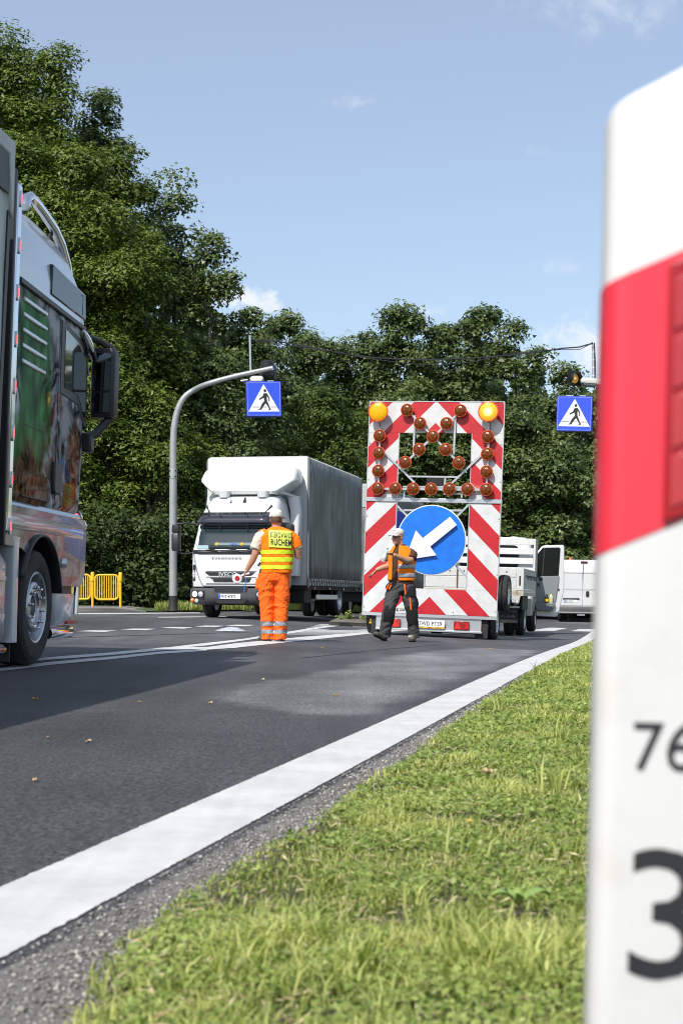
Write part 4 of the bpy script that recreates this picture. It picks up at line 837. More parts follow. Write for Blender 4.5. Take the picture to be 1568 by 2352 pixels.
for s in (-1, 1):
    m = M(); P = [[(s*(.7+.45*t), 1.0+.85*t, 2.93-.1*t+.11*math.cos(a)*(1-.8*t)+.0*t) if True else 0 for a in np.linspace(-1.5, 1.5, 5)] for t in np.linspace(0, 1, 8)]; m.grid(P); obj('deflector_wing', m, white, df, 60).modifiers.new('thick','SOLIDIFY').thickness = .05
    m = M(); m.rr([(1.0,.94,1.12,1.6,1.98,.05),(2.5,.93,1.16,1.6,1.98,.06),(2.88,.85,1.12,1.6,1.98,.06)] if s > 0 else [(1.0,-1.12,-.94,1.6,1.98,.05),(2.5,-1.16,-.93,1.6,1.98,.06),(2.88,-1.12,-.85,1.6,1.98,.06)], 4); obj('side_fairing', m, white, v, 50)
    m = M(); m.tube([(s*.93,.25,2.14),(s*1.1,.12,2.17),(s*1.32,.08,2.15)], .022, 8); obj('mirror_arm', m, black, v, 50); m = M()
    m.tube([(s*.97,.25,1.5),(s*1.15,.12,1.46),(s*1.32,.08,1.5)], .02, 8); obj('mirror_arm', m, black, v, 50)
    m = M(); m.rr([(1.53,-.09,.09,-.08,.1,.05),(1.6,-.1,.1,-.1,.1,.06),(1.9,-.1,.1,-.1,.1,.06),(1.93,-.09,.09,-.08,.08,.05)], 5); m.rr([(1.945,-.09,.09,-.08,.1,.05),(2.0,-.1,.1,-.1,.1,.06),(2.13,-.09,.09,-.08,.08,.05)], 5); obj('wing_mirror', m, black, v, 50, T=Tr((s*1.34,.08,0)))
    m = M(); sideprism(m, [(.5,1.62),(1.3,1.62),(1.3,2.2),(.72,2.2)], s*.95-.02, s*.95+.04*s+.0); obj('side_window', m, glass, v, bevel=.02)
for x, l, y in ((-.26,1.05,.72),(-.24,.75,.72),(.44,.42,.75)):
    m = M(); m.tube([(x,y,2.62),(x,y+.02,2.7)], [.022,.012], 8); m.tube([(x,y+.02,2.7),(x+(.03 if l > 1 else .16),y+.25,2.66+l)], [.004,.002], 5); obj('aerial', m, black, v)
m = M(); m.tube([(.08,.72,2.68),(.08,.8,2.8)], [.04,.012], 10); obj('roof_beacon_stub', m, black, v, 60)
# the box
Fgrey = mat('box_front_tarpaulin', (.4,.41,.4), .5, var=.07, scale=3, bump=.15, bscale=5)
m = M(); m.rr([(.78,-1.26,1.26,2.05,8.1,.03),(3.82,-1.26,1.26,2.05,8.1,.03),(3.87,-1.2,1.2,2.1,8.1,.03)], 3); obj('box', m, Fgrey, v, 50)
def curtain_mat():
    m, N, L, b = nodes('curtain_pvc'); tc = N.new('ShaderNodeTexCoord').outputs['Object']
    mp = N_(N, L, 'Mapping', {'Vector': tc, 'Scale': (1, 5.5, .35)}); n1 = N_(N, L, 'TexNoise', {'Vector': mp.outputs[0], 'Scale': 1.6, 'Detail': 5, 'Roughness': .6}); n2 = N_(N, L, 'TexNoise', {'Vector': tc, 'Scale': 1.1, 'Detail': 3})
    c = N_(N, L, 'Mix', {0: N_(N, L, 'MapRange', {0: n1.outputs[0], 1: .3, 2: .72}).outputs[0], 6: (.028,.034,.034,1), 7: (.2,.21,.21,1)}, data_type='RGBA'); v_ = N_(N, L, 'MapRange', {0: n2.outputs[0], 1: .35, 2: .65, 3: .7, 4: 1.25})  # light and dark of the folds painted in as upright colour streaks
    s = N_(N, L, 'VectorMath', {0: c.outputs[2], 'Scale': v_.outputs[0]}, operation='SCALE'); L.new(s.outputs[0], b.inputs['Base Color']); b.inputs['Roughness'].default_value = .42; b.inputs['Specular IOR Level'].default_value = .35
    bp = N_(N, L, 'Bump', {'Strength': .9, 'Distance': .05, 'Height': n1.outputs[0]}); L.new(bp.outputs[0], b.inputs['Normal']); return m
M_curt = curtain_mat()
def curtain(parent, x, y0, y1, z0, z1, amp=.022, seed=0, name='side_curtain'):
    m = M(); P = []; n = int((y1-y0)*22)
    for i in range(n+1):
        y = y0+(y1-y0)*i/n; r_ = []
        for z in np.linspace(z0, z1, 9):
            w = mnoise.noise((y*2.6, z*.22, seed))*1.5+mnoise.noise((y*6.5, z*.3, seed+4))*.7+mnoise.noise((y*.7, z*.6, seed+9))*.8
            r_.append((x+(amp*w if 0 < i < n else 0), y, z))
        P.append(r_)
    m.grid(P); o = obj(name, m, M_curt, parent, 70); o.modifiers.new('thick','SOLIDIFY').thickness = .004; return o
curtain(v, 1.30, 2.1, 8.05, .95, 3.78)
curtain(v, -1.30, 2.1, 8.05, .95, 3.78, seed=30)
m = M(); m.bb(1.27,1.31,2.12,8.0,.88,.945); obj('curtain_hem', m, mat('hem_pale', (.3,.31,.29), .6, var=.2), v)
m = M(); m.bb(1.255,1.30,2.02,2.11,.72,3.84); m.bb(1.255,1.3,8.04,8.12,.72,3.84); obj('corner_post', m, mat('post_grey', (.16,.17,.18), .4, .3, var=.15), v, bevel=.012)
st_m = M(); st_m.tube([(1.312,0,.93),(1.325,.05,.8),(1.312,.09,.71)], .012, 5); st0 = None
for k in range(22):
    T = Tr((0, 2.2+k*.265, 0)); st0 = obj('strap', st_m, black, v, T=T) if st0 is None else inst(st0, v, T)
m = M(); m.bb(-1.25,1.25,2.1,8.1,.68,.78); m.bb(-.45,.45,.6,8.0,.45,.68); m.bb(-.8,.8,.2,.7,.36,.6); obj('chassis', m, chassis, v)
m = M(); m.bb(1.2,1.24,3.1,5.4,.44,.56); gr_ = obj('side_guard', m, alu, v, bevel=.006); m = M(); m.bb(1.1,1.2,3.5,3.56,.4,.75); m.bb(1.1,1.2,4.9,4.96,.4,.75); obj('guard_bracket', m, chassis, gr_)
m = M(); m.bb(.7,1.15,2.2,2.9,.35,.72); obj('battery_box', m, chassis, v, bevel=.02)
for x, y, o_ in ((.78,1.05,OUT),(-.78,1.05,INW),(1.0,6.1,OUT),(.7,6.1,OUT),(-1.0,6.1,INW),(-.7,6.1,INW)): wheel(v, Tr((x,y,.42)) @ o_, .42, .27, .25, 8 if x == 1.0 else 0, .1)
m = M(); m.bb(-1.0,-.6,.6,1.5,.86,.9); obj('mudguard', m, black, v)
for x in (2.6,4.2,5.8,7.4):
    m = M(); m.bb(1.28,1.31,x,x+.06,.69,.74); obj('side_marker', m, orange_lens, v)
# its drawbar trailer, only partly visible behind
d = thing('drawbar_trailer', 'grey curtain trailer with white top band, between the white lorry and the lamp board', 'lorry trailer', (-.35, 42.6, float(gz(-.35, 42.6))), (0, R(.6), R(-15)))
m = M(); m.rr([(.8,-1.25,1.25,0,7.5,.03),(3.98,-1.25,1.25,0,7.5,.03),(4.03,-1.2,1.2,.05,7.4,.03)], 3); obj('box', m, M_curt, d, 50)
m = M(); m.bb(-1.262,1.262,-.015,.2,3.3,4.0); obj('top_band', m, Fgrey, d, bevel=.02)
curtain(d, 1.29, .1, 7.45, .95, 3.9, .02, 50); m = M(); m.bb(1.24,1.28,-.02,.1,.8,3.3); obj('corner_post', m, mat('post_grey', (.16,.17,.18)), d)
m = M(); m.bb(-1,1,.1,7.3,.5,.8); obj('chassis', m, chassis, d); m = M(); m.bb(1.2,1.24,.8,3.6,.42,.56); obj('side_guard', m, alu, d)
for y in (1.2,5.8): wheel(d, Tr((1.0,y,.42)) @ OUT, .42, .27, .25, 8, .1); wheel(d, Tr((-1.0,y,.42)) @ INW, .42, .27, .25, 0)
# ------------------------------------------------------------------ the impact-board trailer
def board_film():
    m, N, L, b = nodes('striped_film'); tc = N.new('ShaderNodeTexCoord').outputs['Object']; sp = N_(N, L, 'SeparateXYZ', {0: tc})
    mt = lambda op, a, c=0: N_(N, L, 'Math', {0: a, 1: c}, operation=op).outputs[0]
    # chevrons: 45 degree stripes rising to the board's centre line, 0.39 m wide
    s = mt('SUBTRACT', mt('SUBTRACT', 1.26+4.35, mt('ABSOLUTE', sp.outputs[0])), sp.outputs[2])
    ph = mt('FRACT', mt('DIVIDE', mt('ADD', s, .769+.805*3), .805)); red = mt('LESS_THAN', ph, .5)
    n = N_(N, L, 'TexNoise', {'Vector': tc, 'Scale': 4, 'Detail': 6, 'Roughness': .65}); d = N_(N, L, 'MapRange', {0: n.outputs[0], 1: .3, 2: .75, 3: 1.06, 4: .78})
    fl = mt('ADD', mt('MULTIPLY', mt('SINE', mt('MULTIPLY', sp.outputs[0], 150)), .02), 1.0)
    c = N_(N, L, 'Mix', {0: red, 6: (.6,.61,.61,1), 7: (.48,.010,.016,1)}, data_type='RGBA')
    k = N_(N, L, 'VectorMath', {0: c.outputs[2], 'Scale': mt('MULTIPLY', d.outputs[0], fl)}, operation='SCALE'); L.new(k.outputs[0], b.inputs['Base Color']); b.inputs['Roughness'].default_value = .45; b.inputs['Coat Weight'].default_value = .15
    return m
M_film = board_film()
BX, BY = 1.60, 26.35
w = thing('warning_trailer', 'red and white striped lamp board trailer with round blue arrow sign', 'warning trailer', (BX, BY, float(gz(BX, BY))), (0, R(2.1), R(-14)))
BT = .41+3.94
def bz(zx, zy):                                          # reading of the board's surface: u across, height
    t = (zy-97)/1905
    for _ in range(8):
        l, r = 173-58*t, 1357-64*t; u = (zx-l)/(r-l); y0 = 97+25*u; y1 = 2000+78*u; t = (zy-y0)/(y1-y0)
    return -1.26+2.52*u, BT-3.94*t
Z = lambda V: BT-V
def panel(x0, x1, v0, v1):
    m = M(); m.bb(x0, x1, 0, .03, Z(v1), Z(v0)); return obj('board_panel', m, M_film, w, bevel=.002)
panel(-1.26,1.26,0,.575); panel(-1.26,-.685,.577,1.78); panel(.685,1.26,.577,1.78)
panel(-1.26,-.685,1.80,3.46); panel(.685,1.26,1.80,3.46); panel(-1.26,1.26,3.462,3.93)
m = M()
for x in (-1.263, 1.263): m.bb(x-.006,x+.006,-.008,.04,Z(3.94),Z(-.006))
m.bb(-1.257,1.257,-.008,.04,Z(0),Z(-.012)); m.bb(-1.27,1.27,-.012,.05,Z(3.99),Z(3.935))
for x in (-.682,.682): m.bb(x-.006,x+.006,-.006,.035,Z(3.46),Z(1.86)); m.bb(x-.006,x+.006,-.006,.035,Z(1.78),Z(.58))
obj('edge_trim', m, alu, w)
rv = M()
for x in (-1.235, 1.235):
    for k in range(12): rv.cyl((x,-.008,Z(.1+k*.34)),(x,0,Z(.1+k*.34)),.009,8)
for k in range(8): rv.cyl((-1.0+k*.29,-.008,Z(3.88)),(-1.0+k*.29,0,Z(3.88)),.008,8)
obj('rivet', rv, darkmetal, w)['kind'] = 'stuff'
# beams and lattice
m = M(); m.bb(-1.28,1.28,-.02,.06,Z(1.86),Z(1.785)); obj('cross_beam', m, galv, w, bevel=.004)
def bars(segs, y, wd, name='lattice_bar', mt_=None):
    for a, b in segs:
        (x0, z0), (x1, z1) = bz(*a), bz(*b); m = M(); m.bar((x0,y,z0),(x1,y,z1),wd,.03); obj(name, m, mt_ or galv, w)
bars([((515,185),(970,672)),((983,200),(500,657))], -.06, .035)
bars([((577,230),(566,600)),((935,250),(920,590))], -.03, .032)
bars([((272,330),(257,888)),((1230,315),(1207,917))], -.052, .035)
bars([((257,888),(1207,917))], -.05, .04)
bars([((322,575),(575,838)),((1160,600),(905,848))], -.018, .035)
bars([((528,780),(950,795)),((470,872),(1100,890)),((845,795),(840,870)),((482,905),(480,985)),((987,930),(987,985)),((830,945),(1000,945))], .0, .03)
bars([((475,1085),(990,1098)),((415,1040),(512,1140)),((1050,1045),(945,1152)),((935,1595),(1030,1702)),((500,1620),(420,1700))], .02, .035)
m = M(); a, b = bz(682,797), bz(838,868); m.bb(a[0],b[0],-.01,.08,b[1],a[1]); obj('control_box', m, mat('box_black', (.006,.006,.007), .7, var=.1), w, bevel=.005)
m = M(); m.tube([(bz(267,285)[0],-.06,bz(267,285)[1]),(bz(270,360)[0],-.06,bz(270,360)[1])],.009,6); m.tube([(bz(1235,305)[0],-.06,bz(1235,305)[1]),(bz(1233,390)[0],-.06,bz(1233,390)[1])],.011,6); obj('lamp_cable', m, black, w)
def amber(name, base, hi, em=0):
    m, N, L, b = nodes(name); tc = N.new('ShaderNodeTexCoord').outputs['Object']
    vo = N_(N, L, 'TexVoronoi', {'Vector': tc, 'Scale': 42}, feature='F1'); r = N_(N, L, 'MapRange', {0: vo.outputs['Distance'], 1: .12, 2: .5})
    c = N_(N, L, 'Mix', {0: r.outputs[0], 6: (*hi, 1), 7: (*base, 1)}, data_type='RGBA'); L.new(c.outputs[2], b.inputs['Base Color'])
    b.inputs['Roughness'].default_value = .2; b.inputs['Coat Weight'].default_value = .12; b.inputs['Coat Roughness'].default_value = .06; b.inputs['Specular IOR Level'].default_value = .3
    bp = N_(N, L, 'Bump', {'Strength': .5, 'Distance': .006, 'Height': vo.outputs['Distance']}); L.new(bp.outputs[0], b.inputs['Normal'])
    if em:
        sp = N_(N, L, 'VectorMath', {0: tc}, operation='LENGTH'); mr = N_(N, L, 'MapRange', {0: sp.outputs['Value'], 1: .0, 2: .11, 3: em, 4: .12}, interpolation_type='SMOOTHSTEP')
        b.inputs['Emission Color'].default_value = (1, .72, .2, 1); L.new(mr.outputs[0], b.inputs['Emission Strength'])
    return m
A_s = amber('amber_lens', (.10,.020,.001), (.32,.085,.006)); A_b = amber('yellow_lens', (.75,.36,.0), (.85,.5,.02)); A_lit = amber('yellow_lens_lit', (.75,.36,.0), (.85,.5,.02), 6.0)
ring = mat('orange_ring', (.6,.09,.02), .3, var=.1, coat=.4)
def lamp(zx, zy, r, y, lens, mesh=[{}]):
    x, z = bz(zx, zy); T = Tr((x, y, z)) @ Rx(90); key = (r, lens.name)
    if key not in mesh[0]:
        m = M(); m.lathe([(r*.8,-.06),(r*.98,-.03),(r*1.02,-.005),(r*1.02,.012),(r*.93,.02),(r*.9,.014),(r*.9,-.05)], 36); h = obj('signal_lamp', m, ring, w, 40, T=T)
        m = M(); m.lathe([(r*.93,.008),(r*.8,.022),(r*.6,.034),(r*.35,.042),(.001,.045)], 32); obj('lens', m, lens, h, 60)
        m = M()
        for k in range(6): m.ell((r*.97*math.cos(k*1.047+.4),r*.97*math.sin(k*1.047+.4),.018),(.006,.006,.004),8)
        obj('screw', m, chrome, h)['kind'] = 'stuff'; mesh[0][key] = h
    else:
        h = copy_tree(mesh[0][key], w); h.matrix_local = T
    return h
for zx, zy in [(515,185),(983,200),(630,308),(862,313),(742,428),(623,542),(855,549),(500,657),(970,672),(272,413),(1220,438),(265,569),(1216,596),(261,729),(1210,757),(257,888),(1207,917),(414,890),(571,898),(729,903),(888,906),(1047,911)]:
    lamp(zx, zy, .117, -.1, A_s)
lamp(267,200,.185,-.19,A_b); lamp(1230,218,.185,-.19,A_lit)
for zx, zy in ((267,200),(1230,218)):
    x, z = bz(zx, zy); m = M(); m.cyl((x,-.14,z),(x,-.0,z),.05,12); obj('lamp_bracket', m, galv, w)
for zx, zy in ((515,185),(983,200),(630,308),(862,313)):
    x, z = bz(zx, zy); m = M(); m.cyl((x,-.05,z),(x,0,z),.02,8); obj('lamp_stud', m, galv, w)
# blue disc with the raised white arrow
DCX, DCZ = bz(728,1362)
m = M(); m.lathe([(.645,0),(.65,.006),(.65,.02),(.6,.025),(.001,.025)], 72); dk = obj('sign_disc', m, white_film, w, 40, T=Tr((DCX,-.03,DCZ)) @ Rx(90))
def blue_mat():
    m, N, L, b = nodes('blue_sign_film'); tc = N.new('ShaderNodeTexCoord').outputs['Object']; n = N_(N, L, 'TexNoise', {'Vector': tc, 'Scale': 3.5, 'Detail': 7, 'Roughness': .7})
    c = N_(N, L, 'Mix', {0: N_(N, L, 'MapRange', {0: n.outputs[0], 1: .38, 2: .7}).outputs[0], 6: (.006,.17,.70,1), 7: (.004,.11,.50,1)}, data_type='RGBA'); L.new(c.outputs[2], b.inputs['Base Color']); b.inputs['Roughness'].default_value = .4; return m
M_blue = blue_mat()
m = M(); m.lathe([(.632,.0),(.632,.004),(.001,.004)], 72); obj('blue_face', m, M_blue, dk, 40, T=Tr((0,0,.026)))
ar = [(897,1157),(957,1232),(725,1423),(780,1503),(502,1540),(598,1273),(660,1345)]
m = M(); facepanel(m, [bz(*p) for p in ar], -.125, -.105); obj('arrow', m, white_film, w, bevel=.003)
m = M()
for zx, zy in ((690,1360),(850,1240),(620,1450)): x, z = bz(zx, zy); m.cyl((x,-.105,z),(x,-.06,z),.015,8)
obj('arrow_spacer', m, galv, w)
m = M(); m.lathe([(.45,0),(.45,.012),(.001,.012)], 48); d2 = obj('second_sign_disc', m, white_film, w, T=Tr((-.93,1.0,Z(2.4))) @ Rx(90)); m = M(); m.lathe([(.43,.0),(.43,.003),(.001,.003)], 48); obj('blue_face', m, mat('pale_blue_film', (.06,.13,.55), .5, var=.1), d2, T=Tr((0,0,.0125)))
m = M(); m.bb(-1.0,-.9,1.0,1.05,.5,Z(2.4)); obj('sign_post', m, galv, w)
# chassis, tail lamps, plate, wheels
m = M(); m.bb(-1.0,.98,.02,.08,.13,.36); rbm = obj('rear_beam', m, galv, w, bevel=.004); m = M(); m.bb(-1.0,1.0,-.02,.1,.10,.135); obj('under_run_bar', m, alu, rbm, bevel=.004)
def tri_refl(x0, x1, par, flip):
    m = M(); m.bb(x0, x1, -.03, .018, .15, .31); h = obj('tail_lamp', m, mat('dark_red_lens', (.25,.012,.012), .2, var=.2, scale=30, coat=.5), par, bevel=.008); xm = x0+.075 if flip else x1-.09
    m = M(); facepanel(m, [(xm-.075,.165),(xm+.075,.165),(xm,.3)], -.036, -.0305); obj('triangle_reflector', m, mat('bright_red_reflector', (.6,.03,.02), .3, var=.2, scale=50), h)
    m = M(); m.bb(x1-.07 if flip else x0+.005, x1-.005 if flip else x0+.07, -.034, -.0305, .17, .29); obj('lamp_cell', m, red_lens, h)
tri_refl(-.71,-.53,w,True); tri_refl(.475,.76,w,True)
plate(w, 'SWD PT59', Tr((.04,-.045,.25)), .536, .125, .108, .86)
m = M(); m.bb(-.228,.308,-.05,-.043,.162,.184); yb = obj('plate_strip', m, mat('strip_yellow', (.7,.45,.02), .4, var=.1), w); lettering('lettering', 'WIOLA', ink, yb, Tr((-.01,-.0515,.164)) @ UPX, .022, 1.2, .0005)
for x in (-.19, .15):
    m = M()
    for k in range(9): m.bb(x+k*.011,x+k*.011+.007,-.0515,-.0502,.168,.176)
    obj('small_print', m, ink, yb)
m = M(); px, pz = bz(412,2000); m.prism([(0,0),(.06,0),(.04,.03),(.02,.03)],-.001,0,T=Tr((px,-.0015,pz)) @ UPX); m.prism([(.012,.035),(.048,.035),(.03,.075)],-.001,0,T=Tr((px,-.0015,pz)) @ UPX); lg = obj('maker_emblem', m, ink, w); lettering('lettering', 'WEKTOR', ink, lg, Tr((px+.07,-.0015,pz+.01)) @ UPX, .042, 1.15, .0015)
m = M(); m.bb(px+.02,px+.17,-.0015,-.0008,pz+.055,pz+.058); m.bb(px+.05,px+.15,-.0015,-.0008,pz-.012,pz-.009); obj('small_print', m, ink, w)
wheel(w, Tr((1.12,.45,.32)) @ OUT, .34, .2, .2, 5, .05, nutr=.06, hub=.03); wheel(w, Tr((-1.12,.45,.32)) @ INW, .34, .2, .2, 5, .05, nutr=.06, hub=.03)
for x in (.86,-1.1):
    m = M(); m.bb(x,x+.24,.06,.085,.02,.36); obj('mud_flap', m, rubber, w, bevel=.004)
m = M(); m.bb(-1.0,.95,.1,2.2,.36,.5); m.bar((0,2.2,.45),(0,3.4,.45),.1,.1); obj('frame', m, galv, w)
m = M(); m.cyl((-.1,.9,.16),(.1,.9,.16),.12,16); obj('jockey_wheel', m, rubber, w); m = M(); m.bb(-.04,.04,.88,.92,.2,.4); obj('jockey_leg', m, galv, w)
m = M(); m.rr([(.2,-1.16,-.93,.1,.3,.03),(.3,-1.14,-.95,.1,.3,.03)],4); obj('wheel_chock', m, yellow_pt, w, bevel=.01)
spw = wheel(w, Tr((1.33,.35,.86)) @ OUT, .34, .2, .2, 5, .05, name='spare_wheel', nutr=.06, hub=.03)
m = M(); m.bb(1.0,1.25,.3,.4,.8,.9); obj('spare_bracket', m, chassis, w)

# ------------------------------------------------------------------ white dropside lorry
FX, FY = 2.74, 30.0
f = thing('dropside_lorry', 'white dropside lorry with slatted headboard and its cab door open', 'lorry', (FX, FY, float(gz(3.6, FY))+.03), (0, R(1.6), R(-12)))
wood = mat('white_boards', (.56,.57,.56), .5, var=.06, dirt=(.3,.29,.26,.4), dscale=5); galvb = mat('grey_boards', (.36,.38,.37), .5, .2, var=.08)
m = M(); m.bb(-1.05,1.05,0,3.5,.93,1.0); obj('bed_floor', m, wood, f)
for a, b in ((1.005,1.24),(1.25,1.44)):
    m = M(); m.bb(-1.02,.9,0,.03,a,b); obj('tail_board', m, wood, f, bevel=.008)
m = M(); m.bb(.905,1.06,-.012,.05,.98,1.45); p_ = obj('corner_post', m, wood, f, bevel=.006); m = M(); m.bb(.965,1.0,-.022,-.01,1.08,1.28); obj('latch', m, black, p_, bevel=.004)
for a, b in ((1.005,1.22),(1.225,1.44)):
    m = M(); m.bb(1.04,1.065,.06,3.42,a,b); obj('side_board', m, galvb, f, bevel=.006); m = M(); m.bb(-1.065,-1.04,.06,3.42,a,b); obj('side_board', m, galvb, f, bevel=.006)
for k in range(7):
    m = M(); m.tube([(1.066,.5+k*.42,1.28),(1.08,.52+k*.42,1.3),(1.08,.66+k*.42,1.3),(1.066,.68+k*.42,1.2)], .008, 5); obj('rope_hook', m, black, f)
for k in range(6):
    m = M(); m.cyl((-.8+k*.3,-.012,1.36),(-.8+k*.3,0,1.36),.014,8); obj('board_bolt', m, darkmetal, f)
for x in (-.35,.35):
    m = M(); m.bb(x,x+.03,-.012,.0,1.0,1.44); obj('board_hinge', m, rust if 'rust' in globals() else mat('rusty_steel', (.13,.07,.045), .8, .3, var=.4, scale=20), f)
m = M(); m.bb(-1.04,1.06,-.01,.06,.86,.975); m.bb(1.0,1.06,.06,3.4,.86,.93); obj('bed_frame', m, mat('rusty_cream', (.42,.39,.33), .6, var=.15, dirt=(.16,.07,.03,.8), dscale=6), f, bevel=.004)
for k, zt in enumerate((2.2,1.975,1.75,1.525)):
    m = M(); m.bb(-1.0,.98,3.46,3.50,zt-.145,zt); obj('headboard_slat', m, wood, f, bevel=.006)
m = M(); m.bb(.985,1.03,3.44,3.52,1.0,2.2); m.bb(-1.03,-.985,3.44,3.52,1.0,2.2); obj('headboard_post', m, wood, f); m = M(); m.bb(1.03,1.075,3.42,3.54,1.0,2.19); obj('headboard_edge', m, mat('edge_grey', (.12,.13,.14), .4, .4), f)
m = M(); m.rr([(.5,-.95,.95,3.75,5.7,.08,.2),(1.3,-.98,.98,3.75,5.65,.08,.25),(1.5,-.97,.97,3.75,5.3,.08,.25),(2.15,-.86,.86,3.8,4.75,.12,.25),(2.24,-.75,.75,3.85,4.6,.12,.2)], 5); fc = obj('cab', m, whitevan, f, 50)
m = M(); facepanel(m, rpoly(-.78,.62,1.5,2.05,.12), 3.735, 3.76); obj('rear_window', m, glass, fc)
m = M(); m.lathe([(.12,-.03),(.1,.02),(.001,.03)],16); obj('roof_lamp', m, white, f, T=Tr((.45,4.3,2.25)))
m = M(); m.bb(-.45,.45,.2,5.4,.5,.86); m.bb(.35,.75,.35,.75,.45,.86); obj('chassis', m, chassis, f)
for x, y, o_ in ((.9,1.35,OUT),(.66,1.35,OUT),(-.9,1.35,INW),(-.66,1.35,INW),(.86,4.9,OUT),(-.86,4.9,INW)): wheel(f, Tr((x,y,.35)) @ o_, .355, .2, .2, 6 if x > .8 else 0, .07, nutr=.08, hub=.05)
m = M(); m.bb(.45,.92,.42,.45,.28,.60); mf = obj('mud_flap', m, rubber, f, bevel=.004)
lettering('lettering', 'NADWOZIA', mat('grey_print', (.2,.2,.2), .6, var=0), mf, Tr((.47,.419,.51)) @ UPX, .062, 1.2, .0005); lettering('lettering', 'Auto-Body', mat('grey_print', (.2,.2,.2)), mf, Tr((.47,.419,.40)) @ UPX, .085, 1.05, .002)
m = M(); m.bb(.42,.95,.4,.46,.60,.64); obj('flap_rail', m, alu, f); m = M(); m.bb(.94,1.0,.6,2.0,.55,.86); obj('wheel_guard', m, chassis, f, bevel=.02)
m = M(); m.bb(.42,.56,.36,.40,.75,.85); lm_ = obj('rear_lamp', m, orange_lens, f, bevel=.01); m = M(); m.bb(.4,.62,.37,.41,.64,.9); obj('lamp_board', m, mat('rusty_cream', (.42,.39,.33)), lm_)
m = M(); m.tube([(.6,.1,.88),(.78,.02,.82),(.92,-.03,.74)], .008, 6); m.ell((.94,-.03,.72),(.04,.04,.045),10); obj('towing_cable', m, alu, f)
m = M(); m.rr([(.42,.75,1.03,2.3,3.2,.06),(.8,.78,1.05,2.3,3.2,.08)],4); obj('tank', m, M_skirt, f, 50)
# open door, inner side towards us
DD = 34.6
def dz(zx, zy): return ((zx-600)/496, CAMZ+(HY-(2000+zy/3.015)/1.7417)*DD/FPX)
hinge = (600/3.015+1900)/1.7417
dT = Tr(((hinge-CX)/FPX*DD, DD, 0)) @ Rz(-5)
def onworld(parent, T):                                    # a world matrix given in a parent's space (parents here are roots)
    return parent.matrix_basis.inverted() @ T
dm = M(); facepanel(dm, [dz(*p) for p in [(612,960),(640,820),(690,690),(800,560),(830,548),(1050,543),(1068,560),(1066,1080),(1010,1330),(985,1400),(960,1412),(740,1400),(690,1250),(615,1150)]], 0, .07); door = obj('open_door', dm, whitevan, f, bevel=.02, T=onworld(f, dT), label='open white cab door with grey inner trim and bottles in its pocket')
m = M(); facepanel(m, [dz(*p) for p in [(690,722),(812,578),(1005,574),(1022,590),(1000,912),(985,918),(690,990)]], -.006, .002); obj('window', m, mat('door_glass', (.006,.009,.008), .25, var=.3, spec=.2), door)
m = M(); facepanel(m, [dz(*p) for p in [(822,580),(838,580),(815,920),(797,920)]], -.02, -.007); obj('window_divider', m, black, door)
trim = mat('grey_trim', (.2,.215,.22), .6, var=.06)
m = M(); facepanel(m, [dz(*p) for p in [(670,1000),(705,985),(770,922),(1008,917),(1000,1010),(965,1215),(950,1245),(705,1238),(672,1190)]], -.035, .0); obj('inner_panel', m, trim, door, bevel=.012)
m = M(); facepanel(m, [dz(*p) for p in [(705,1240),(958,1238),(930,1325),(900,1345),(745,1335),(720,1310)]], -.11, -.0); obj('door_pocket', m, mat('grey_trim_dark', (.15,.16,.165), .6, var=.06), door, bevel=.02)
m = M(); a = dz(785,953); m.ell((a[0],-.04,a[1]),(.05,.02,.045),14); a = dz(745,1020); m.bb(a[0]-.05,a[0]+.06,-.08,-.03,a[1]-.03,a[1]+.03); obj('inner_handle', m, black, door, 40)
m = M(); m.rr([(dz(0,915)[1],dz(705,0)[0],dz(780,0)[0],.1,.22,.04),(dz(0,800)[1],dz(705,0)[0],dz(782,0)[0],.1,.22,.04)],4); obj('door_mirror', m, black, door, bevel=.01)
m = M(); a = dz(1000,1080); m.bb(a[0]-.02,a[0]+.02,-.01,.02,a[1]-.03,a[1]+.02); obj('door_lock', m, black, door)
def bottle(name, label, zx, top, bot, r, body, cap, lab, group='bottles in the door pocket'):
    u, z1 = dz(zx, top); _, z0 = dz(zx, bot); p = dT @ Vector((u, -.065, z0-.03)); h = z1-z0+.03
    b = thing(name, label, 'bottle', p, (0,0,0), group); m = M(); m.lathe([(r*.9,0),(r,.015),(r,h*.58),(r*.9,h*.68),(r*.5,h*.84),(r*.32,h*.9),(r*.32,h*.93)], 18); obj('body', m, body, b, 50)
    m = M(); m.lathe([(r*.38,h*.93),(r*.38,h),(.001,h)], 14); obj('cap', m, cap, b, 40)
    if lab: m = M(); m.lathe([(r*1.02,h*.25),(r*1.02,h*.52)], 18); obj('label', m, lab, b, 60)
clearpet = mat('clear_plastic', (.62,.68,.68), .06, var=.05, trans=.75, coat=.3)
bottle('bottle', 'dark cola bottle with yellow label in the open door pocket', 857, 1135, 1240, .046, mat('cola', (.02,.008,.005), .08, var=.2, coat=.5), black, mat('yellow_label', (.7,.5,.02), .5))
bottle('bottle', 'bottle with green cap and fruit label in the open door pocket', 908, 1122, 1240, .05, mat('pale_juice', (.5,.55,.3), .1, var=.25, scale=20, coat=.5), mat('green_cap', (.1,.5,.08), .4), mat('fruit_label', (.55,.5,.25), .5, var=.6, scale=25))
bottle('bottle', 'small blue-capped water bottle at the hinge end of the door pocket', 722, 1172, 1240, .035, clearpet, mat('blue_cap', (.03,.1,.6), .4), None)

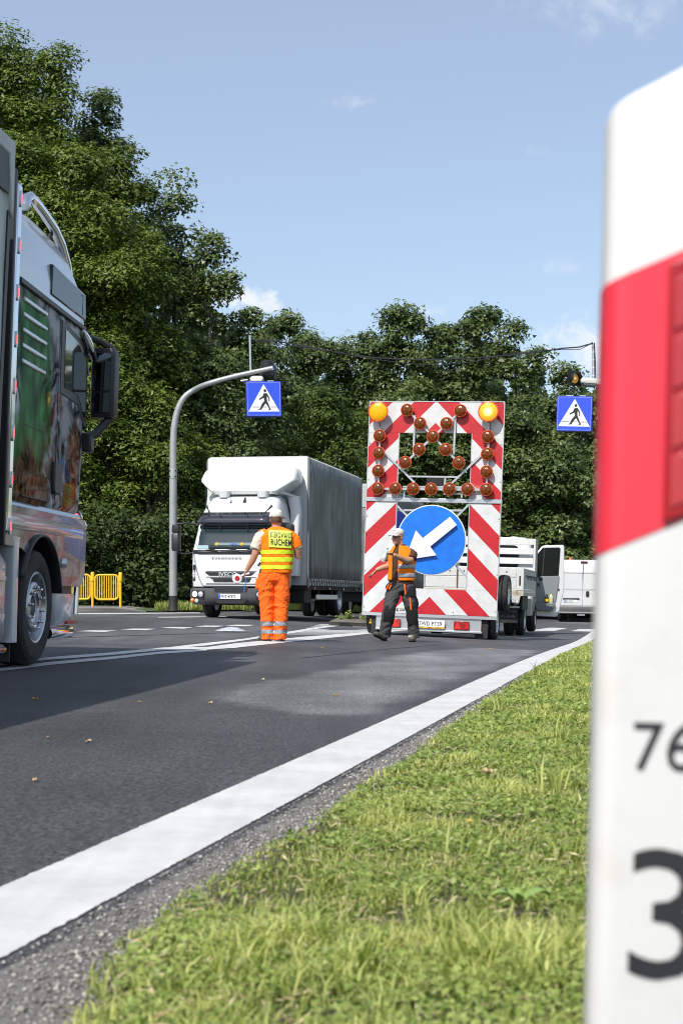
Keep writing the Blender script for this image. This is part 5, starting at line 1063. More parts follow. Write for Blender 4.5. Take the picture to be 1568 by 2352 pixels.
# ------------------------------------------------------------------ panel van
VX, VY = 9.63, 57.0
n = thing('panel_van', 'white panel van seen from behind with amber roof beacon, beside the marker post', 'van', (VX, VY, float(gz(VX, VY))), (0, R(.9), R(-10)))
m = M(); m.rr([(.42,-.94,.94,.0,5.4,.06,.2),(1.0,-1.0,1.0,-.01,5.5,.08,.3),(1.9,-.96,.96,.03,5.0,.1,.3),(2.4,-.86,.86,.1,4.3,.14,.3),(2.5,-.76,.76,.18,4.1,.14,.3)], 6); obj('van_body', m, whitevan, n, 50)
m = M()
for z in (1.97,1.285): m.bb(-.93,.93,-.012,.03,z,z+.012)
m.bb(-.005,.005,-.016,.05,.6,2.42); obj('door_seam', m, mat('seam_grey', (.2,.2,.2), .6), n)
for s in (-1, 1):
    m = M(); facepanel(m, rpoly(.02 if s > 0 else -.84,.84 if s > 0 else -.02,1.32,1.95,.03), -.004, .03); facepanel(m, rpoly(.02 if s > 0 else -.86,.86 if s > 0 else -.02,.66,1.27,.03), -.02, .02); obj('rear_door', m, whitevan, n, bevel=.006)
    m = M(); m.bb(s*.9,s*.985,-.03,.1,.7,1.3); obj('tail_lamp', m, red_lens, n, bevel=.02)
    wheel(n, Tr((s*.86,.95,.33)) @ (OUT if s > 0 else INW), .335, .22, .2, 5, .05, nutr=.06, hub=.03); wheel(n, Tr((s*.8,4.3,.33)) @ (OUT if s > 0 else INW), .335, .22, .2, 0)
m = M(); m.rr([(.32,-.97,.97,-.08,.3,.05),(.5,-1.0,1.0,-.1,.3,.06),(.63,-.98,.98,-.06,.3,.05)], 4); obj('bumper', m, grey_pl, n, 50); m = M(); m.bb(-.95,.95,-.115,-.08,.36,.41); obj('bumper_step', m, mat('trim_silver', (.3,.3,.3), .4), n)
m = M(); m.bb(-.78,-.12,-.05,-.0,.9,.96); obj('door_grip', m, black, n, bevel=.015); m = M(); facepanel(m, rpoly(.13,.26,1.02,1.25,.05), -.06, .0); obj('door_handle', m, black, n, bevel=.015)
m = M(); m.bb(-.1,.17,.03,.1,2.40,2.44); obj('brake_lamp', m, mat('dark_red_lens', (.25,.012,.012)), n)
plate(n, 'ST 9737K', Tr((-.46,-.032,.835)))
m = M(); m.bb(-.16,-.0,-.16,-.02,.28,.33); m.ell((-.03,-.17,.38),(.035,.035,.035),10); m.bb(-.2,.1,-.04,.0,.26,.34); obj('tow_hitch', m, chrome, n, 40)
m = M(); m.lathe([(.05,0),(.05,.05),(.035,.1),(.001,.11)], 14); obj('beacon', m, orange_lens, n, 40, T=Tr((-.52,.5,2.49)))

# ------------------------------------------------------------------ crossing signs on masts, cable
steel = mat('mast_grey', (.33,.345,.35), .5, .3, var=.1, scale=6, dirt=(.2,.2,.19,.5), dscale=4)
M_sblue = mat('sign_blue', (.025,.075,.62), .45, var=.06, scale=10); M_edge = mat('sign_side', (.02,.04,.3), .5, var=.1)
def pict(parent, sz, y):
    q = sz; U = lambda pts: [((x-.5)*q, (z-.5)*q) for x, z in pts]
    m = M(); facepanel(m, rpoly(-.485*q,.485*q,-.485*q,.485*q,.01), y-.003, y); fcx = obj('sign_face', m, M_sblue, parent)
    m = M()
    for a, b in (((-.465,-.465),(.465,-.465)),((.465,-.465),(.465,.465)),((.465,.465),(-.465,.465)),((-.465,.465),(-.465,-.465))): m.bar((a[0]*q,y-.0035,a[1]*q),(b[0]*q,y-.0035,b[1]*q),.004*q,.002)
    obj('sign_border', m, white_film, fcx)
    m = M(); facepanel(m, U([(.055,.135),(.945,.135),(.5,.92)]), y-.006, y-.003); obj('triangle', m, white_film, fcx)
    def L_(zx, zy): v_ = (zy-1103-(zx-537)*.044)/(561); u_ = (zx-(537-47*v_))/499; return (u_+.005, 1-v_)
    P = [(768,1306),(812,1306),(842,1376),(838,1438),(824,1436),(828,1385),(806,1352),(803,1430),(830,1525),(846,1570),(800,1580),(822,1558),(780,1466),(745,1510),(706,1566),(655,1560),(686,1549),(722,1480),(765,1425),(762,1376),(696,1411),(692,1392),(745,1356)]
    m = M(); facepanel(m, U([L_(*p) for p in P]), y-.009, y-.006); c_ = U([L_(790,1266)])[0]; m.add([(c_[0]+.038*q*math.cos(a), y-.009, c_[1]+.04*q*math.sin(a)) for a in np.linspace(0,6.283,20,False)], [tuple(range(20))]); obj('walking_figure', m, ink, fcx)
    m = M()
    for a, b in ((580,684),(741,792),(848,933)):
        p0, p1 = U([L_(a,1508)])[0], U([L_(b,1524)])[0]; m.bar((p0[0],y-.0075,.265*q-.5*q),(p1[0],y-.0075,.265*q-.5*q),.014*q,.003)
    obj('crossing_line', m, ink, fcx)
def signbox(name, label, c, sz, rot, dep=.2):
    b = thing(name, label, 'road sign', c, rot); m = M(); m.box((0,0,0),(sz,dep,sz)); obj('sign_case', m, M_edge, b, bevel=.008); pict(b, sz, -dep/2-.001)
    m = M(); m.bb(-.25*sz,-.05*sz,-.05,.05,sz/2,sz/2+.03); m.bb(.12*sz,.3*sz,-.05,.05,sz/2,sz/2+.03); obj('fixing_plate', m, alu, b); return b
PD = 40.0
foot = at(398, 1402, PD); gzf = float(gz(foot.x, PD))+.05; foot.z = gzf
mst = thing('lamp_mast', 'tall grey curved lamp mast with dark painted foot left of the white lorry', 'mast', foot)
def rel(X, Y, d=PD, o=None): return at(X, Y, d)-(o or foot)
top = rel(398,1075); m = M(); m.tube([(0,0,0),(0,0,.05),(0,0,.42)], [.17,.13,.12], 20); obj('dark_foot', m, mat('bitumen_black', (.012,.012,.012), .7, var=.3), mst, 50)
m = M(); m.tube([(0,0,.42),(0,0,top.z)], [.118,.105], 20); obj('lower_pole', m, steel, mst, 60)
m = M(); m.tube([(0,0,top.z-.3),(0,0,top.z-.05),(0,0,top.z)], [.112,.112,.1], 20); cl_ = obj('collar', m, steel, mst, 50)
m = M()
for zz in (.08,.24):
    for a in range(4): m.cyl((.1*math.cos(a*1.57+.7),.1*math.sin(a*1.57+.7),top.z-zz),(.135*math.cos(a*1.57+.7),.135*math.sin(a*1.57+.7),top.z-zz),.022,8)
obj('collar_bolt', m, darkmetal, cl_)
arm = [rel(398,1075),rel(398,1020),rel(401,975),rel(409,940),rel(424,912),rel(447,895),rel(480,886),rel(540,870),rel(626,852)]
arm = [Vector((p.x, -.06*i if i > 5 else 0, p.z)) for i, p in enumerate(arm)]
sm = smooth_path(arm, 4); m = M(); m.tube(sm, [.1-.038*i/(len(sm)-1) for i in range(len(sm))], 16); ao = obj('curved_arm', m, steel, mst, 60)
m = M(); m.cyl(arm[-1], arm[-1]+Vector((.03,-.01,.006)), .066, 16); obj('arm_cap', m, alu, ao); q = rel(543,869); m = M(); m.cyl((q.x-.02,-.4,q.z-.004),(q.x+.03,-.4,q.z+.006),.082,16); obj('arm_joint', m, steel, ao, 40)
a_, b_ = rel(578,858), rel(576,777); m = M(); m.tube([(a_.x,-.43,a_.z),(b_.x,-.43,b_.z)], [.032,.03], 10); obj('cable_post', m, galv, mst, 60)
signbox('crossing_sign', 'square blue pedestrian crossing sign hanging from the curved mast arm', at(605, 917, PD-.6), .97, (0, R(-1.3), R(9)))
sg = thing('flashing_lamp', 'black cylindrical lamp housing seen from behind above the left crossing sign', 'signal lamp', at(614, 846, PD-.15), (0,0,R(10)))
m = M(); m.lathe([(.24,0),(.25,.05),(.25,.5),(.24,.52),(.001,.53)], 28, T=Rx(-90) @ Tr((0,0,0))); 
m = M(); m.lathe([(.2,-.22),(.2,.17),(.16,.2),(.001,.2)], 28); obj('housing', m, mat('lamp_black', (.012,.013,.016), .35, var=.2), sg, 50); m = M(); m.bb(.17,.24,-.08,.08,-.3,.06); obj('mount', m, black, sg)
lg_ = thing('street_luminaire', 'small grey luminaire tucked under the left mast arm', 'street lamp', at(590, 871, PD-.5)); m = M(); m.rr([(-.08,-.16,.16,-.2,.2,.04),(.0,-.2,.2,-.2,.2,.05),(.07,-.13,.15,-.15,.15,.05)],4); obj('luminaire_case', m, mat('luminaire_white', (.5,.5,.48), .4), lg_, 50); m = M(); m.tube([(-.25,0,-.02),(-.45,0,-.05)],.03,8); obj('neck', m, steel, lg_)
# right mast: its post stands behind the marker post
rfoot = at(1560, 1400, PD); rfoot.z = float(gz(rfoot.x, PD))+.03
rm = thing('lamp_mast', 'grey lamp mast whose arm reaches out from behind the marker post', 'mast', rfoot)
rr_ = lambda X, Y: at(X, Y, PD)-rfoot
m = M(); m.tube([(0,0,0),(0,0,.05),(0,0,.42)], [.17,.13,.12], 20); obj('dark_foot', m, mat('bitumen_black', (.012,.012,.012)), rm)
ra = [Vector((0,0,.42)), rr_(1560,1075), rr_(1560,1020), rr_(1555,960), rr_(1540,925), rr_(1510,905), rr_(1470,897), rr_(1390,886), rr_(1362,882)]
ra = [Vector((p.x, 0, p.z)) for p in ra]; ra = [ra[0]]+smooth_path(ra[1:], 4); m = M(); m.tube(ra, [.115]+[.1-.038*i/(len(ra)-2) for i in range(len(ra)-1)], 16); obj('curved_arm', m, steel, rm, 60)
a_, b_ = rr_(1362,880), rr_(1361,790); m = M(); m.tube([(a_.x,0,a_.z),(b_.x,0,b_.z)], [.036,.032], 10); cp_ = obj('cable_post', m, galv, rm, 60); m = M()
for k in range(4): m.cyl((a_.x,0,a_.z+.2+k*.22),(a_.x,0,a_.z+.22+k*.22),.042,10)
obj('cable_tie', m, white_film, cp_)['kind'] = 'stuff'; m = M(); m.tube([(a_.x+.04,-.01,a_.z),(a_.x+.045,-.01,a_.z+.6),(b_.x+.03,-.01,b_.z+.03)],.02,6); obj('down_cable', m, black, cp_)
signbox('crossing_sign', 'square blue pedestrian crossing sign beside the marker post, amber lamp above', at(1318, 951, PD-.3), .98, (0, R(2.2), R(-9)))
sg = thing('amber_signal', 'amber signal lamp with round hood and black backplate above the right crossing sign', 'signal lamp', at(1318, 869, PD-.2), (0, R(0), R(26))); sg.scale = (.58,.58,.58)
m = M(); facepanel(m, rpoly(-.36,.40,-.36,.36,.02), 0, .03); m.lathe([(.25,-.0),(.25,.22),(.001,.25)], 20, T=Tr((0,.02,0)) @ Rx(-90)); obj('backplate', m, mat('signal_black', (.012,.012,.013), .5, var=.1), sg)
P = [[(.27*math.cos(a), -.32*t*(1 if math.sin(a) > -.2 else .55), .27*math.sin(a)-.03*t) for a in np.linspace(R(-35), R(215), 20)] for t in np.linspace(0, 1, 5)]
m = M(); m.grid(P); obj('hood', m, black, sg, 60).modifiers.new('thick','SOLIDIFY').thickness = .01
m = M(); m.lathe([(.24,0),(.2,.03),(.12,.05),(.001,.06)], 28); obj('amber_lens', m, amber('signal_amber', (.75,.24,.01), (.9,.42,.03), 1.6), sg, 60, T=Tr((0,-.005,0)) @ Rx(90))
m = M(); m.cyl((0,.05,-.36),(0,.05,-.58),.07,14); m.cyl((0,.05,-.42),(0,.05,-.48),.11,14); obj('mount', m, black, sg, 40)
lg_ = thing('street_luminaire', 'white boxy luminaire between the amber signal and the marker post', 'street lamp', at(1357, 878, PD-.3), (0, R(6), R(-8))); lg_.scale = (.68,.68,.68); m = M(); m.rr([(-.06,-.42,.45,-.18,.18,.05),(.04,-.45,.46,-.2,.2,.06),(.15,-.38,.42,-.16,.16,.06)],4); obj('luminaire_case', m, mat('luminaire_white', (.6,.6,.58)), lg_, 50)
m = M(); m.rr([(-.2,-.2,.12,-.1,.1,.06),(-.12,-.34,.26,-.15,.15,.08),(-.062,-.38,.32,-.16,.16,.08)],5); obj('glass_bowl', m, mat('bowl', (.2,.21,.22), .15, var=.1), lg_, 60)
cpts = [(577,779),(640,784),(700,795),(780,811),(860,822),(940,826),(1000,826),(1080,823),(1160,817),(1240,808),(1290,800),(1330,797),(1350,791),(1361,789)]
cb_ = thing('overhead_cable', 'black overhead cable sagging between the two crossing masts', 'cable', at(577,779,PD))
for nm, dy in (('main_strand', 0), ('loose_strand', 1)):
    m = M(); m.tube([at(X, Y+(dy*(5*math.sin(i*1.3)+ (8 if 3 < i < 8 else 1))), PD-.1-.02*dy)-at(577,779,PD) for i, (X, Y) in enumerate(cpts)], .019 if dy == 0 else .010, 6); obj(nm, m, black, cb_, 60)

# ------------------------------------------------------------------ yellow railing
RD = 42.0
def rail_panel(x0, x1, label, post_l=False):
    a, b = at(x0, 1394, RD), at(x1, 1394, RD); z = float(gz(a.x, RD))+.11; wd = b.x-a.x
    r = thing('railing', label, 'railing', (a.x, RD, z), (0,0,0), 'yellow railing panels'); m = M(); h0, h1, c = .22, .94, .12
    loop = []
    for cx, cz, a0 in ((wd-.06-c,h0+c,-90),(wd-.06-c,h1-c,0),(.06+c,h1-c,90),(.06+c,h0+c,180)):
        for i in range(5): t_ = R(a0+90*i/4); loop.append((cx+c*math.cos(t_),0,cz+c*math.sin(t_)))
    m.tube(loop+[loop[0]], .03, 10, False); obj('hoop', m, yellow_pt, r, 60); nb = 9; b0 = None
    m = M(); m.cyl((0,0,h0),(0,0,h1),.018,8)
    for k in range(nb):
        T = Tr((.06+c*.6+(wd-.12-c*1.2)*k/(nb-1),0,0)); b0 = obj('bar', m, yellow_pt, r, 60, T=T) if b0 is None else inst(b0, r, T)
    for x in ([0, wd] if post_l else [wd]):
        m = M(); m.tube([(x,0,-.02),(x,0,.75)],.038,12); m.tube([(x,0,.75),(x,0,1.0),(x,0,1.02)],[.055,.055,.04],12); obj('post', m, yellow_pt, r, 40)
    return r
rail_panel(214, 277, 'yellow tubular railing panel standing right, beside the bushes'); rail_panel(151, 213, 'yellow tubular railing panel partly hidden by the lorry bumper', True)

# ------------------------------------------------------------------ traffic island with weeds, litter
def island():
    p = [gp(*q) for q in [(755,1437),(775,1427),(830,1424),(900,1424),(960,1428),(900,1437),(830,1440)]]
    m = M(); c0 = [(v_.x, v_.y) for v_ in p]; z = float(gz(.5, 24)); nn = len(c0)
    ctr = sum((v_ for v_ in p), Vector())/nn
    vs = [(x, y, float(gz(x,y))-.05) for x, y in c0]+[(x, y, float(gz(x,y))+.09) for x, y in c0]+[(ctr.x+(x-ctr.x)*.93, ctr.y+(y-ctr.y)*.93, float(gz(x,y))+.11) for x, y in c0]
    m.add(vs, [(i,(i+1)%nn,nn+(i+1)%nn,nn+i) for i in range(nn)]+[(nn+i,nn+(i+1)%nn,2*nn+(i+1)%nn,2*nn+i) for i in range(nn)]+[tuple(range(2*nn,3*nn))]); tag(obj('traffic_island', m, soil('island_concrete', (.08,.07,.055), (.2,.18,.15), 30), None, 30), kind='structure')
island()
for q in [(800,1433,.34,'tall weed on the traffic island left of the lamp board'),(783,1434,.22,'low weed at the left tip of the traffic island'),(832,1433,.26,'weed on the island touching the board edge'),(851,1437,.2,'small weed in front of the yellow chock'),(868,1443,.12,'sprig lying on the hatched marking')]: weed(*q, group='weeds on the traffic island')
def bag():
    x, y = G(530, 1451); m = M(); P = []
    for i in range(15):
        for_j = []
        for j in range(9):
            u, v_ = i/14-.5, j/8-.5; e = max(0, 1-(2*u)**2)*max(0, 1-(2*v_)**2); for_j.append((u*.5+.03*mnoise.noise((i*.7,j*.7,1)), v_*.34+.03*mnoise.noise((i*.7,j*.7,5)), .012+e*(.05+.05*mnoise.noise((i*.9,j*.9,9))+.02*mnoise.noise((i*2.3,j*2.3,2)))))
        P.append(for_j)
    m.grid(P); o = obj('plastic_bag', m, mat('thin_film', (.7,.74,.78), .12, var=.1, alpha=.42, spec=.9), None, 25); o.location = (x, y, float(gz(x, y))+.004); o.modifiers.new('thick','SOLIDIFY').thickness = .002; tag(o, 'crumpled clear plastic bag on the road between the lorries', 'litter')
bag()

# ------------------------------------------------------------------ the marker post beside the camera
p = thing('marker_post', 'white kilometre marker post with slanted red band close to the camera', 'marker post', (.225, 1.0, float(vz(.238, 1.0))-.02), (0, R(1.35), R(-3)))
PZ = float(vz(.238, 1.0))-.02; pw_ = mat('post_white', (.63,.63,.62), .4, var=.03, dirt=(.42,.36,.28,.22), dscale=14)
m = M(); lv = []
SL = .47
def post_ring(zf, grow=0, k=7, hw=.06, y0=-.018, y1=.03, r=.015):
    P = []
    for cx, cy, a0 in ((hw-r,y0+r,-90),(hw-r,y1-r,0),(-hw+r,y1-r,90),(-hw+r,y0+r,180)):
        for i in range(k+1): a = R(a0+90*i/k); x, y = cx+(r+grow)*math.cos(a), cy+(r+grow)*math.sin(a); P.append((x, y, zf(x)))
    return P
def post_skin(m, rings, caps=True):
    n_ = len(rings[0]); s0 = len(m.v); m.v += [q for r_ in rings for q in r_]; k = len(rings)
    m.f += [(s0+i*n_+j, s0+i*n_+(j+1)%n_, s0+(i+1)*n_+(j+1)%n_, s0+(i+1)*n_+j) for i in range(k-1) for j in range(n_)]
    if caps: m.f += [tuple(s0+j for j in range(n_-1,-1,-1)), tuple(s0+(k-1)*n_+j for j in range(n_))]
zt = .966-PZ
tops = [post_ring(lambda x: 0), post_ring(lambda x: .3), post_ring(lambda x: zt+SL*(x+.06)-.012)]
for e, dr in ((.006,.0015),(.010,.004),(.013,.009)):
    tops.append([(x*(1-dr/.06), y+(.006-y)*dr/.03, zt+SL*(x+.06)-.012+e) for x, y, _ in post_ring(lambda x: 0)])
post_skin(m, tops); obj('post_body', m, pw_, p, 40)
redp = mat('post_red', (.72,.035,.06), .35, var=.03, coat=.2)
b0, b1 = .650-PZ, .838-PZ
m = M(); post_skin(m, [post_ring(lambda x: b0+.44*(x+.06), .0008), post_ring(lambda x: b1+.44*(x+.06), .0008)], False); obj('red_band', m, redp, p, 40)
m = M(); rx0, rx1 = -.0185, .0225
def refl(z0, z1, x0, x1, ya, yb): 
    return [(x0, z0+.44*(x0+.06)), (x1, z0+.44*(x1+.06)), (x1, z1+.44*(x1+.06)), (x0, z1+.44*(x0+.06))]
facepanel(m, refl(b0+.004, b1-.006, rx0, rx1, 0, 0), -.0225, -.0187); fr_ = obj('reflector', m, mat('reflector_frame', (.36,.008,.014), .3, var=.05), p, bevel=.0012)
for k in range(4):
    m = M(); z0 = b0+.012+k*.041; facepanel(m, refl(z0, z0+.035, rx0+.004, rx1-.004, 0, 0), -.0238, -.0226); obj('reflector_cell', m, mat('reflector_red', (.45,.03,.035), .2, var=.12, scale=200, coat=.3), fr_, bevel=.0006)
for zz in (.698-PZ, .836-PZ):
    m = M(); m.lathe([(.0036,0),(.0036,.001),(.002,.0018),(.001,.0018)], 16); obj('screw', m, chrome, fr_, T=Tr((.001,-.0238,zz)) @ Rx(90))
m = M(); fx = 1455; lettering('lettering', '76', mat('digit_grey', (.022,.023,.026), .5, var=0), p, Tr((-.0365,-.0187,.5015-PZ)) @ UPX, .048, .95, .0001, .0003)
lettering('lettering', '3', mat('digit_grey', (.022,.023,.026)), p, Tr((-.0435,-.0187,.3585-PZ)) @ UPX, .1285, 1.08, .0004, .0003)
# ------------------------------------------------------------------ the two road workers
def fuse(name, m, material, parent, vox=.008, it=6, wr=0, fr=22, seed=0, T=None, str_=(1,1,1)):
    me = bpy.data.meshes.new('t'); me.from_pydata(m.v, [], m.f); b = bmesh.new(); b.from_mesh(me); bmesh.ops.recalc_face_normals(b, faces=b.faces); b.to_mesh(me); b.free()
    o = bpy.data.objects.new('t', me); COL.objects.link(o); r = o.modifiers.new('r', 'REMESH'); r.mode = 'VOXEL'; r.voxel_size = vox; r.adaptivity = 0
    s = o.modifiers.new('s', 'SMOOTH'); s.factor = .5; s.iterations = it
    bpy.context.view_layer.update(); e = o.evaluated_get(bpy.context.evaluated_depsgraph_get()); n = bpy.data.meshes.new_from_object(e); bpy.data.objects.remove(o)
    n.name = name
    if wr:
        k = len(n.vertices); co_ = np.empty(k*3); nr = np.empty(k*3); n.vertices.foreach_get('co', co_); n.vertices.foreach_get('normal', nr); co_ = co_.reshape(-1,3); nr = nr.reshape(-1,3)
        def cr(q):                                     # slanting creases: ridged noise plus a soft swell
            a = q[2]+.55*abs(q[0])+.25*q[1]
            r1 = 1-2.6*abs(mnoise.noise((q[0]*fr*.42*str_[0]+seed, q[1]*fr*.42, a*fr*.95*str_[2]))); r2 = 1-2.6*abs(mnoise.noise((q[0]*fr*.8+seed, q[1]*fr*.8, (a-.9*q[0])*fr*1.7*str_[2])))
            return .8*r1+.35*r2-.35+.5*mnoise.noise((q[0]*fr*.4, q[1]*fr*.4+seed, q[2]*fr*.35))
        d = np.array([cr(q) for q in co_])
        co_ += nr*(d*wr)[:, None]; n.vertices.foreach_set('co', co_.ravel()); n.update()
    n.materials.clear(); n.materials.append(material); n.shade_smooth(); q = bpy.data.objects.new(name, n); COL.objects.link(q); q.parent = parent
    if T is not None: q.matrix_local = T
    return q
def fabric(name, col, **k): return mat(name, col, .85, var=.1, scale=9, bump=.25, bscale=35, spec=.2, **k)
hi_vis = fabric('orange_hi_vis', (.95,.2,.008)); hi_tr = fabric('orange_trousers_cloth', (.9,.14,.016)); lime = mat('lime_tape', (.62,.75,.02), .5, var=.08, scale=20); refl_g = mat('grey_reflective', (.33,.35,.38), .4, .3, var=.15, scale=20)
cream = fabric('cream_shirt', (.62,.55,.46)); capc = fabric('cap_cotton', (.58,.54,.49)); boot = mat('worn_boot', (.07,.06,.045), .7, var=.3, scale=20); brown = fabric('brown_shirt', (.075,.04,.024)); wk = fabric('grey_work_cloth', (.062,.06,.062)); wkb = fabric('black_patch_cloth', (.016,.016,.017)); hair = mat('cropped_hair', (.11,.06,.04), .8, var=.3, scale=60)
capw = fabric('pale_cap', (.55,.52,.52))
def hand(m, wr_, dr, pn, side, curl=.5, s=1.0, spread=.12):
    """palm and five bent fingers; dr: wrist to knuckles, pn: palm normal (towards which fingers curl), side: towards the thumb"""
    dr, pn, sd_ = Vector(dr).normalized(), Vector(pn).normalized(), Vector(side).normalized(); wr_ = Vector(wr_)
    rot = Matrix((sd_, pn, dr)).transposed()
    m.ell(wr_+dr*.045*s, (.04*s, .017*s, .055*s), 12, rot=rot)
    for k, ln in enumerate((.072,.08,.075,.06)):
        b0 = wr_+dr*.08*s+sd_*(.027-.018*k)*s; a1 = .35*curl+.1; a2 = 1.2*curl; a3 = 1.9*curl
        p1 = b0+(dr*math.cos(a1)+pn*math.sin(a1))*ln*.5*s; p2 = p1+(dr*math.cos(a1+a2)+pn*math.sin(a1+a2))*ln*.32*s; p3 = p2+(dr*math.cos(a1+a3)+pn*math.sin(a1+a3))*ln*.24*s
        m.tube([b0-dr*.02*s, b0, p1, p2, p3], [.0095*s,.0098*s,.0092*s,.0085*s,.007*s], 8)
    t0 = wr_+dr*.03*s+sd_*.026*s; t1 = t0+(sd_*.6+dr*.7+pn*.45)*.042*s; t2 = t1+(dr*.85+pn*.5+sd_*.05)*.034*s
    m.tube([t0-sd_*.012*s, t0, t1, t2], [.013*s,.0125*s,.0105*s,.008*s], 8)
def shoe(m, heel, toe, h=.1, w=.05):
    heel, toe = Vector(heel), Vector(toe); d_ = toe-heel
    m.tube([heel-d_*.08, heel, heel+d_*.3, heel+d_*.6, heel+d_*.88, toe], [(.03,.036),(.05,w*.85),(.055,w*.85),(.042,w),(.036,w*.95),(.016,w*.45)], 12, up=(0,0,1))
    m.tube([heel+d_*.16+Vector((0,0,.02)), heel+d_*.16+Vector((0,0,h))], [.05,.055], 12)
def sole(m, heel, toe, w=.052):
    heel, toe = Vector(heel), Vector(toe); d_ = toe-heel; dn = Vector((0,0,-.034))
    m.tube([heel-d_*.1+dn, heel+dn*1.1, heel+d_*.35+dn, heel+d_*.65+dn, heel+d_*.9+dn, toe+d_*.03+dn*.6], [(.012,.03),(.016,w*.9),(.014,w*.8),(.015,w*1.02),(.014,w*.95),(.009,w*.45)], 12, up=(0,0,1))

# ---- the flagman, seen from behind
D1 = 19.7; X1 = (630-CX)/FPX*D1; z1 = float(gz(X1, D1))
pn1 = thing('person', 'man in orange hi-vis vest and orange trousers from behind, holding a stop paddle', 'person', (X1, D1, z1), (0,0,0))
m = M()
m.ell((.025,.03,1.70), (.078,.098,.118), 18); m.ell((.03,.07,1.645), (.06,.06,.07), 12)          # skull, jaw
m.ell((.035,.125,1.675), (.014,.022,.02), 8)                                                  # nose
for s in (-1, 1): m.ell((.025+s*.079,.035,1.685), (.012,.02,.034), 10)                          # ears
m.tube([(.03,.015,1.48),(.028,.018,1.56),(.026,.028,1.66)], [.075,.064,.062], 14)
m.tube([(.04,0,.9),(.04,0,1.1),(.045,0,1.3),(.05,0,1.44),(.045,.0,1.52)], [(.12,.165),(.12,.165),(.125,.185),(.11,.19),(.07,.12)], 18, up=(0,1,0))
m.tube([(-.15,0,1.47),(-.205,-.01,1.42),(-.235,-.02,1.33),(-.265,-.02,1.21),(-.30,.0,1.13),(-.385,.035,.985)], [.07,.068,.058,.05,.048,.030], 14)
m.tube([(.23,0,1.44),(.30,.0,1.36),(.325,.0,1.26),(.33,.02,1.185),(.33,.1,1.22),(.26,.22,1.40)], [.07,.062,.055,.052,.048,.032], 14)
hand(m, (-.385,.035,.985), (-.42,.15,-.9), (-.75,.1,.45), (.2,.97,-.1), .75)
hand(m, (.26,.22,1.40), (-.35,.3,.9), (-.8,-.4,.2), (.2,-.9,.3), .6)
for s, x0, x1, x2 in ((-1,-.085,-.1,-.095),(1,.105,.1,.085)): m.tube([(x0,0,.92),(x1,0,.52),(x2,.01,.1)], [.085,.055,.042], 12)
fuse('body', m, skin, pn1, .0075, 3)
m = M(); m.ell((.025,.018,1.70),(.0815,.1,.105),20); hr = M()
b_ = fuse('hair', (lambda q: q)(m), hair, pn1, .008, 2)
me = b_.data; bm_ = bmesh.new(); bm_.from_mesh(me); bmesh.ops.delete(bm_, geom=[f_ for f_ in bm_.faces if f_.calc_center_median().z < 1.645+max(0, (f_.calc_center_median().y-.0))*.9 or f_.calc_center_median().y > .085], context='FACES'); bm_.to_mesh(me); bm_.free()
m = M(); m.ell((.026,.025,1.755),(.096,.112,.085),22); m.tube([(.026,.025,1.725),(.026,.025,1.765)],[(.117,.099),(.113,.097)],24,up=(0,1,0)); cp1 = fuse('cap', m, capc, pn1, .007, 4, .005, 24)
m = M(); m.grid([[(.05+.085*math.sin(a)*1.0+.03*t, .06+(.085+.085*t)*math.cos(a), 1.738-.02*t*t) for a in np.linspace(-1.15, 1.3, 10)] for t in np.linspace(0, 1, 5)]); obj('cap_brim', m, capc, cp1, 60).modifiers.new('thick','SOLIDIFY').thickness = .005
m = M(); m.tube([(-.13,0,1.48),(-.20,-.01,1.44),(-.24,-.02,1.35),(-.262,-.022,1.285)], [.085,.083,.08,.078], 16); m.tube([(.23,0,1.44),(.30,.0,1.36),(.335,.0,1.28)], [.075,.072,.068], 14)
m.tube([(.03,.0,1.5),(.03,.005,1.575)], [.1,.075], 16); fuse('shirt', m, cream, pn1, .009, 3, .006, 22, 3)
VR = [(.94,.028,.212,.150),(.962,.03,.214,.152),(1.1,.036,.221,.155),(1.25,.042,.228,.158),(1.38,.05,.25,.158),(1.46,.052,.262,.148),(1.515,.05,.225,.12),(1.55,.045,.15,.1),(1.585,.036,.085,.078)]
def vring(z):
    a = np.array(VR); return [float(np.interp(z, a[:,0], a[:,i])) for i in (1,2,3)]
def vpt(th, z, g=0):
    cx, rx, ry = vring(z); e = 2/2.5; c, s = math.cos(th), math.sin(th)
    return (cx+(rx+g)*math.copysign(abs(c)**e, c), (ry+g)*math.copysign(abs(s)**e, s), z)
def vback(x, z, g):
    cx, rx, ry = vring(z); u = min(.999, abs((x-cx)/(rx+g))); return -(ry+g)*(1-u**2.5)**(1/2.5)
m = M(); zs = np.r_[np.linspace(.945, 1.46, 14), 1.5, 1.53, 1.56, 1.585]; n_ = 36
vs = [vpt(2*math.pi*j/n_, z) for z in zs for j in range(n_)]; k_ = len(zs)
m.add(vs, [(i*n_+j, i*n_+(j+1)%n_, (i+1)*n_+(j+1)%n_, (i+1)*n_+j) for i in range(k_-1) for j in range(n_)]+[tuple(range(n_-1,-1,-1)), tuple((k_-1)*n_+j for j in range(n_))])
m.tube([(.2,0,1.47),(.28,-.005,1.40),(.325,-.01,1.30)], [.085,.088,.075], 16); m.tube([(-.12,0,1.50),(-.20,-.01,1.485)], [.07,.058], 14)
vest = fuse('vest', m, hi_vis, pn1, .009, 3, .006, 12, 8)
for a, b in ((1.212,1.266),(1.105,1.162),(1.0,1.056)): skin_of(vest, a, b, 'lime_stripe', lime, .005, lambda c: abs(c.x-.04) < .262)
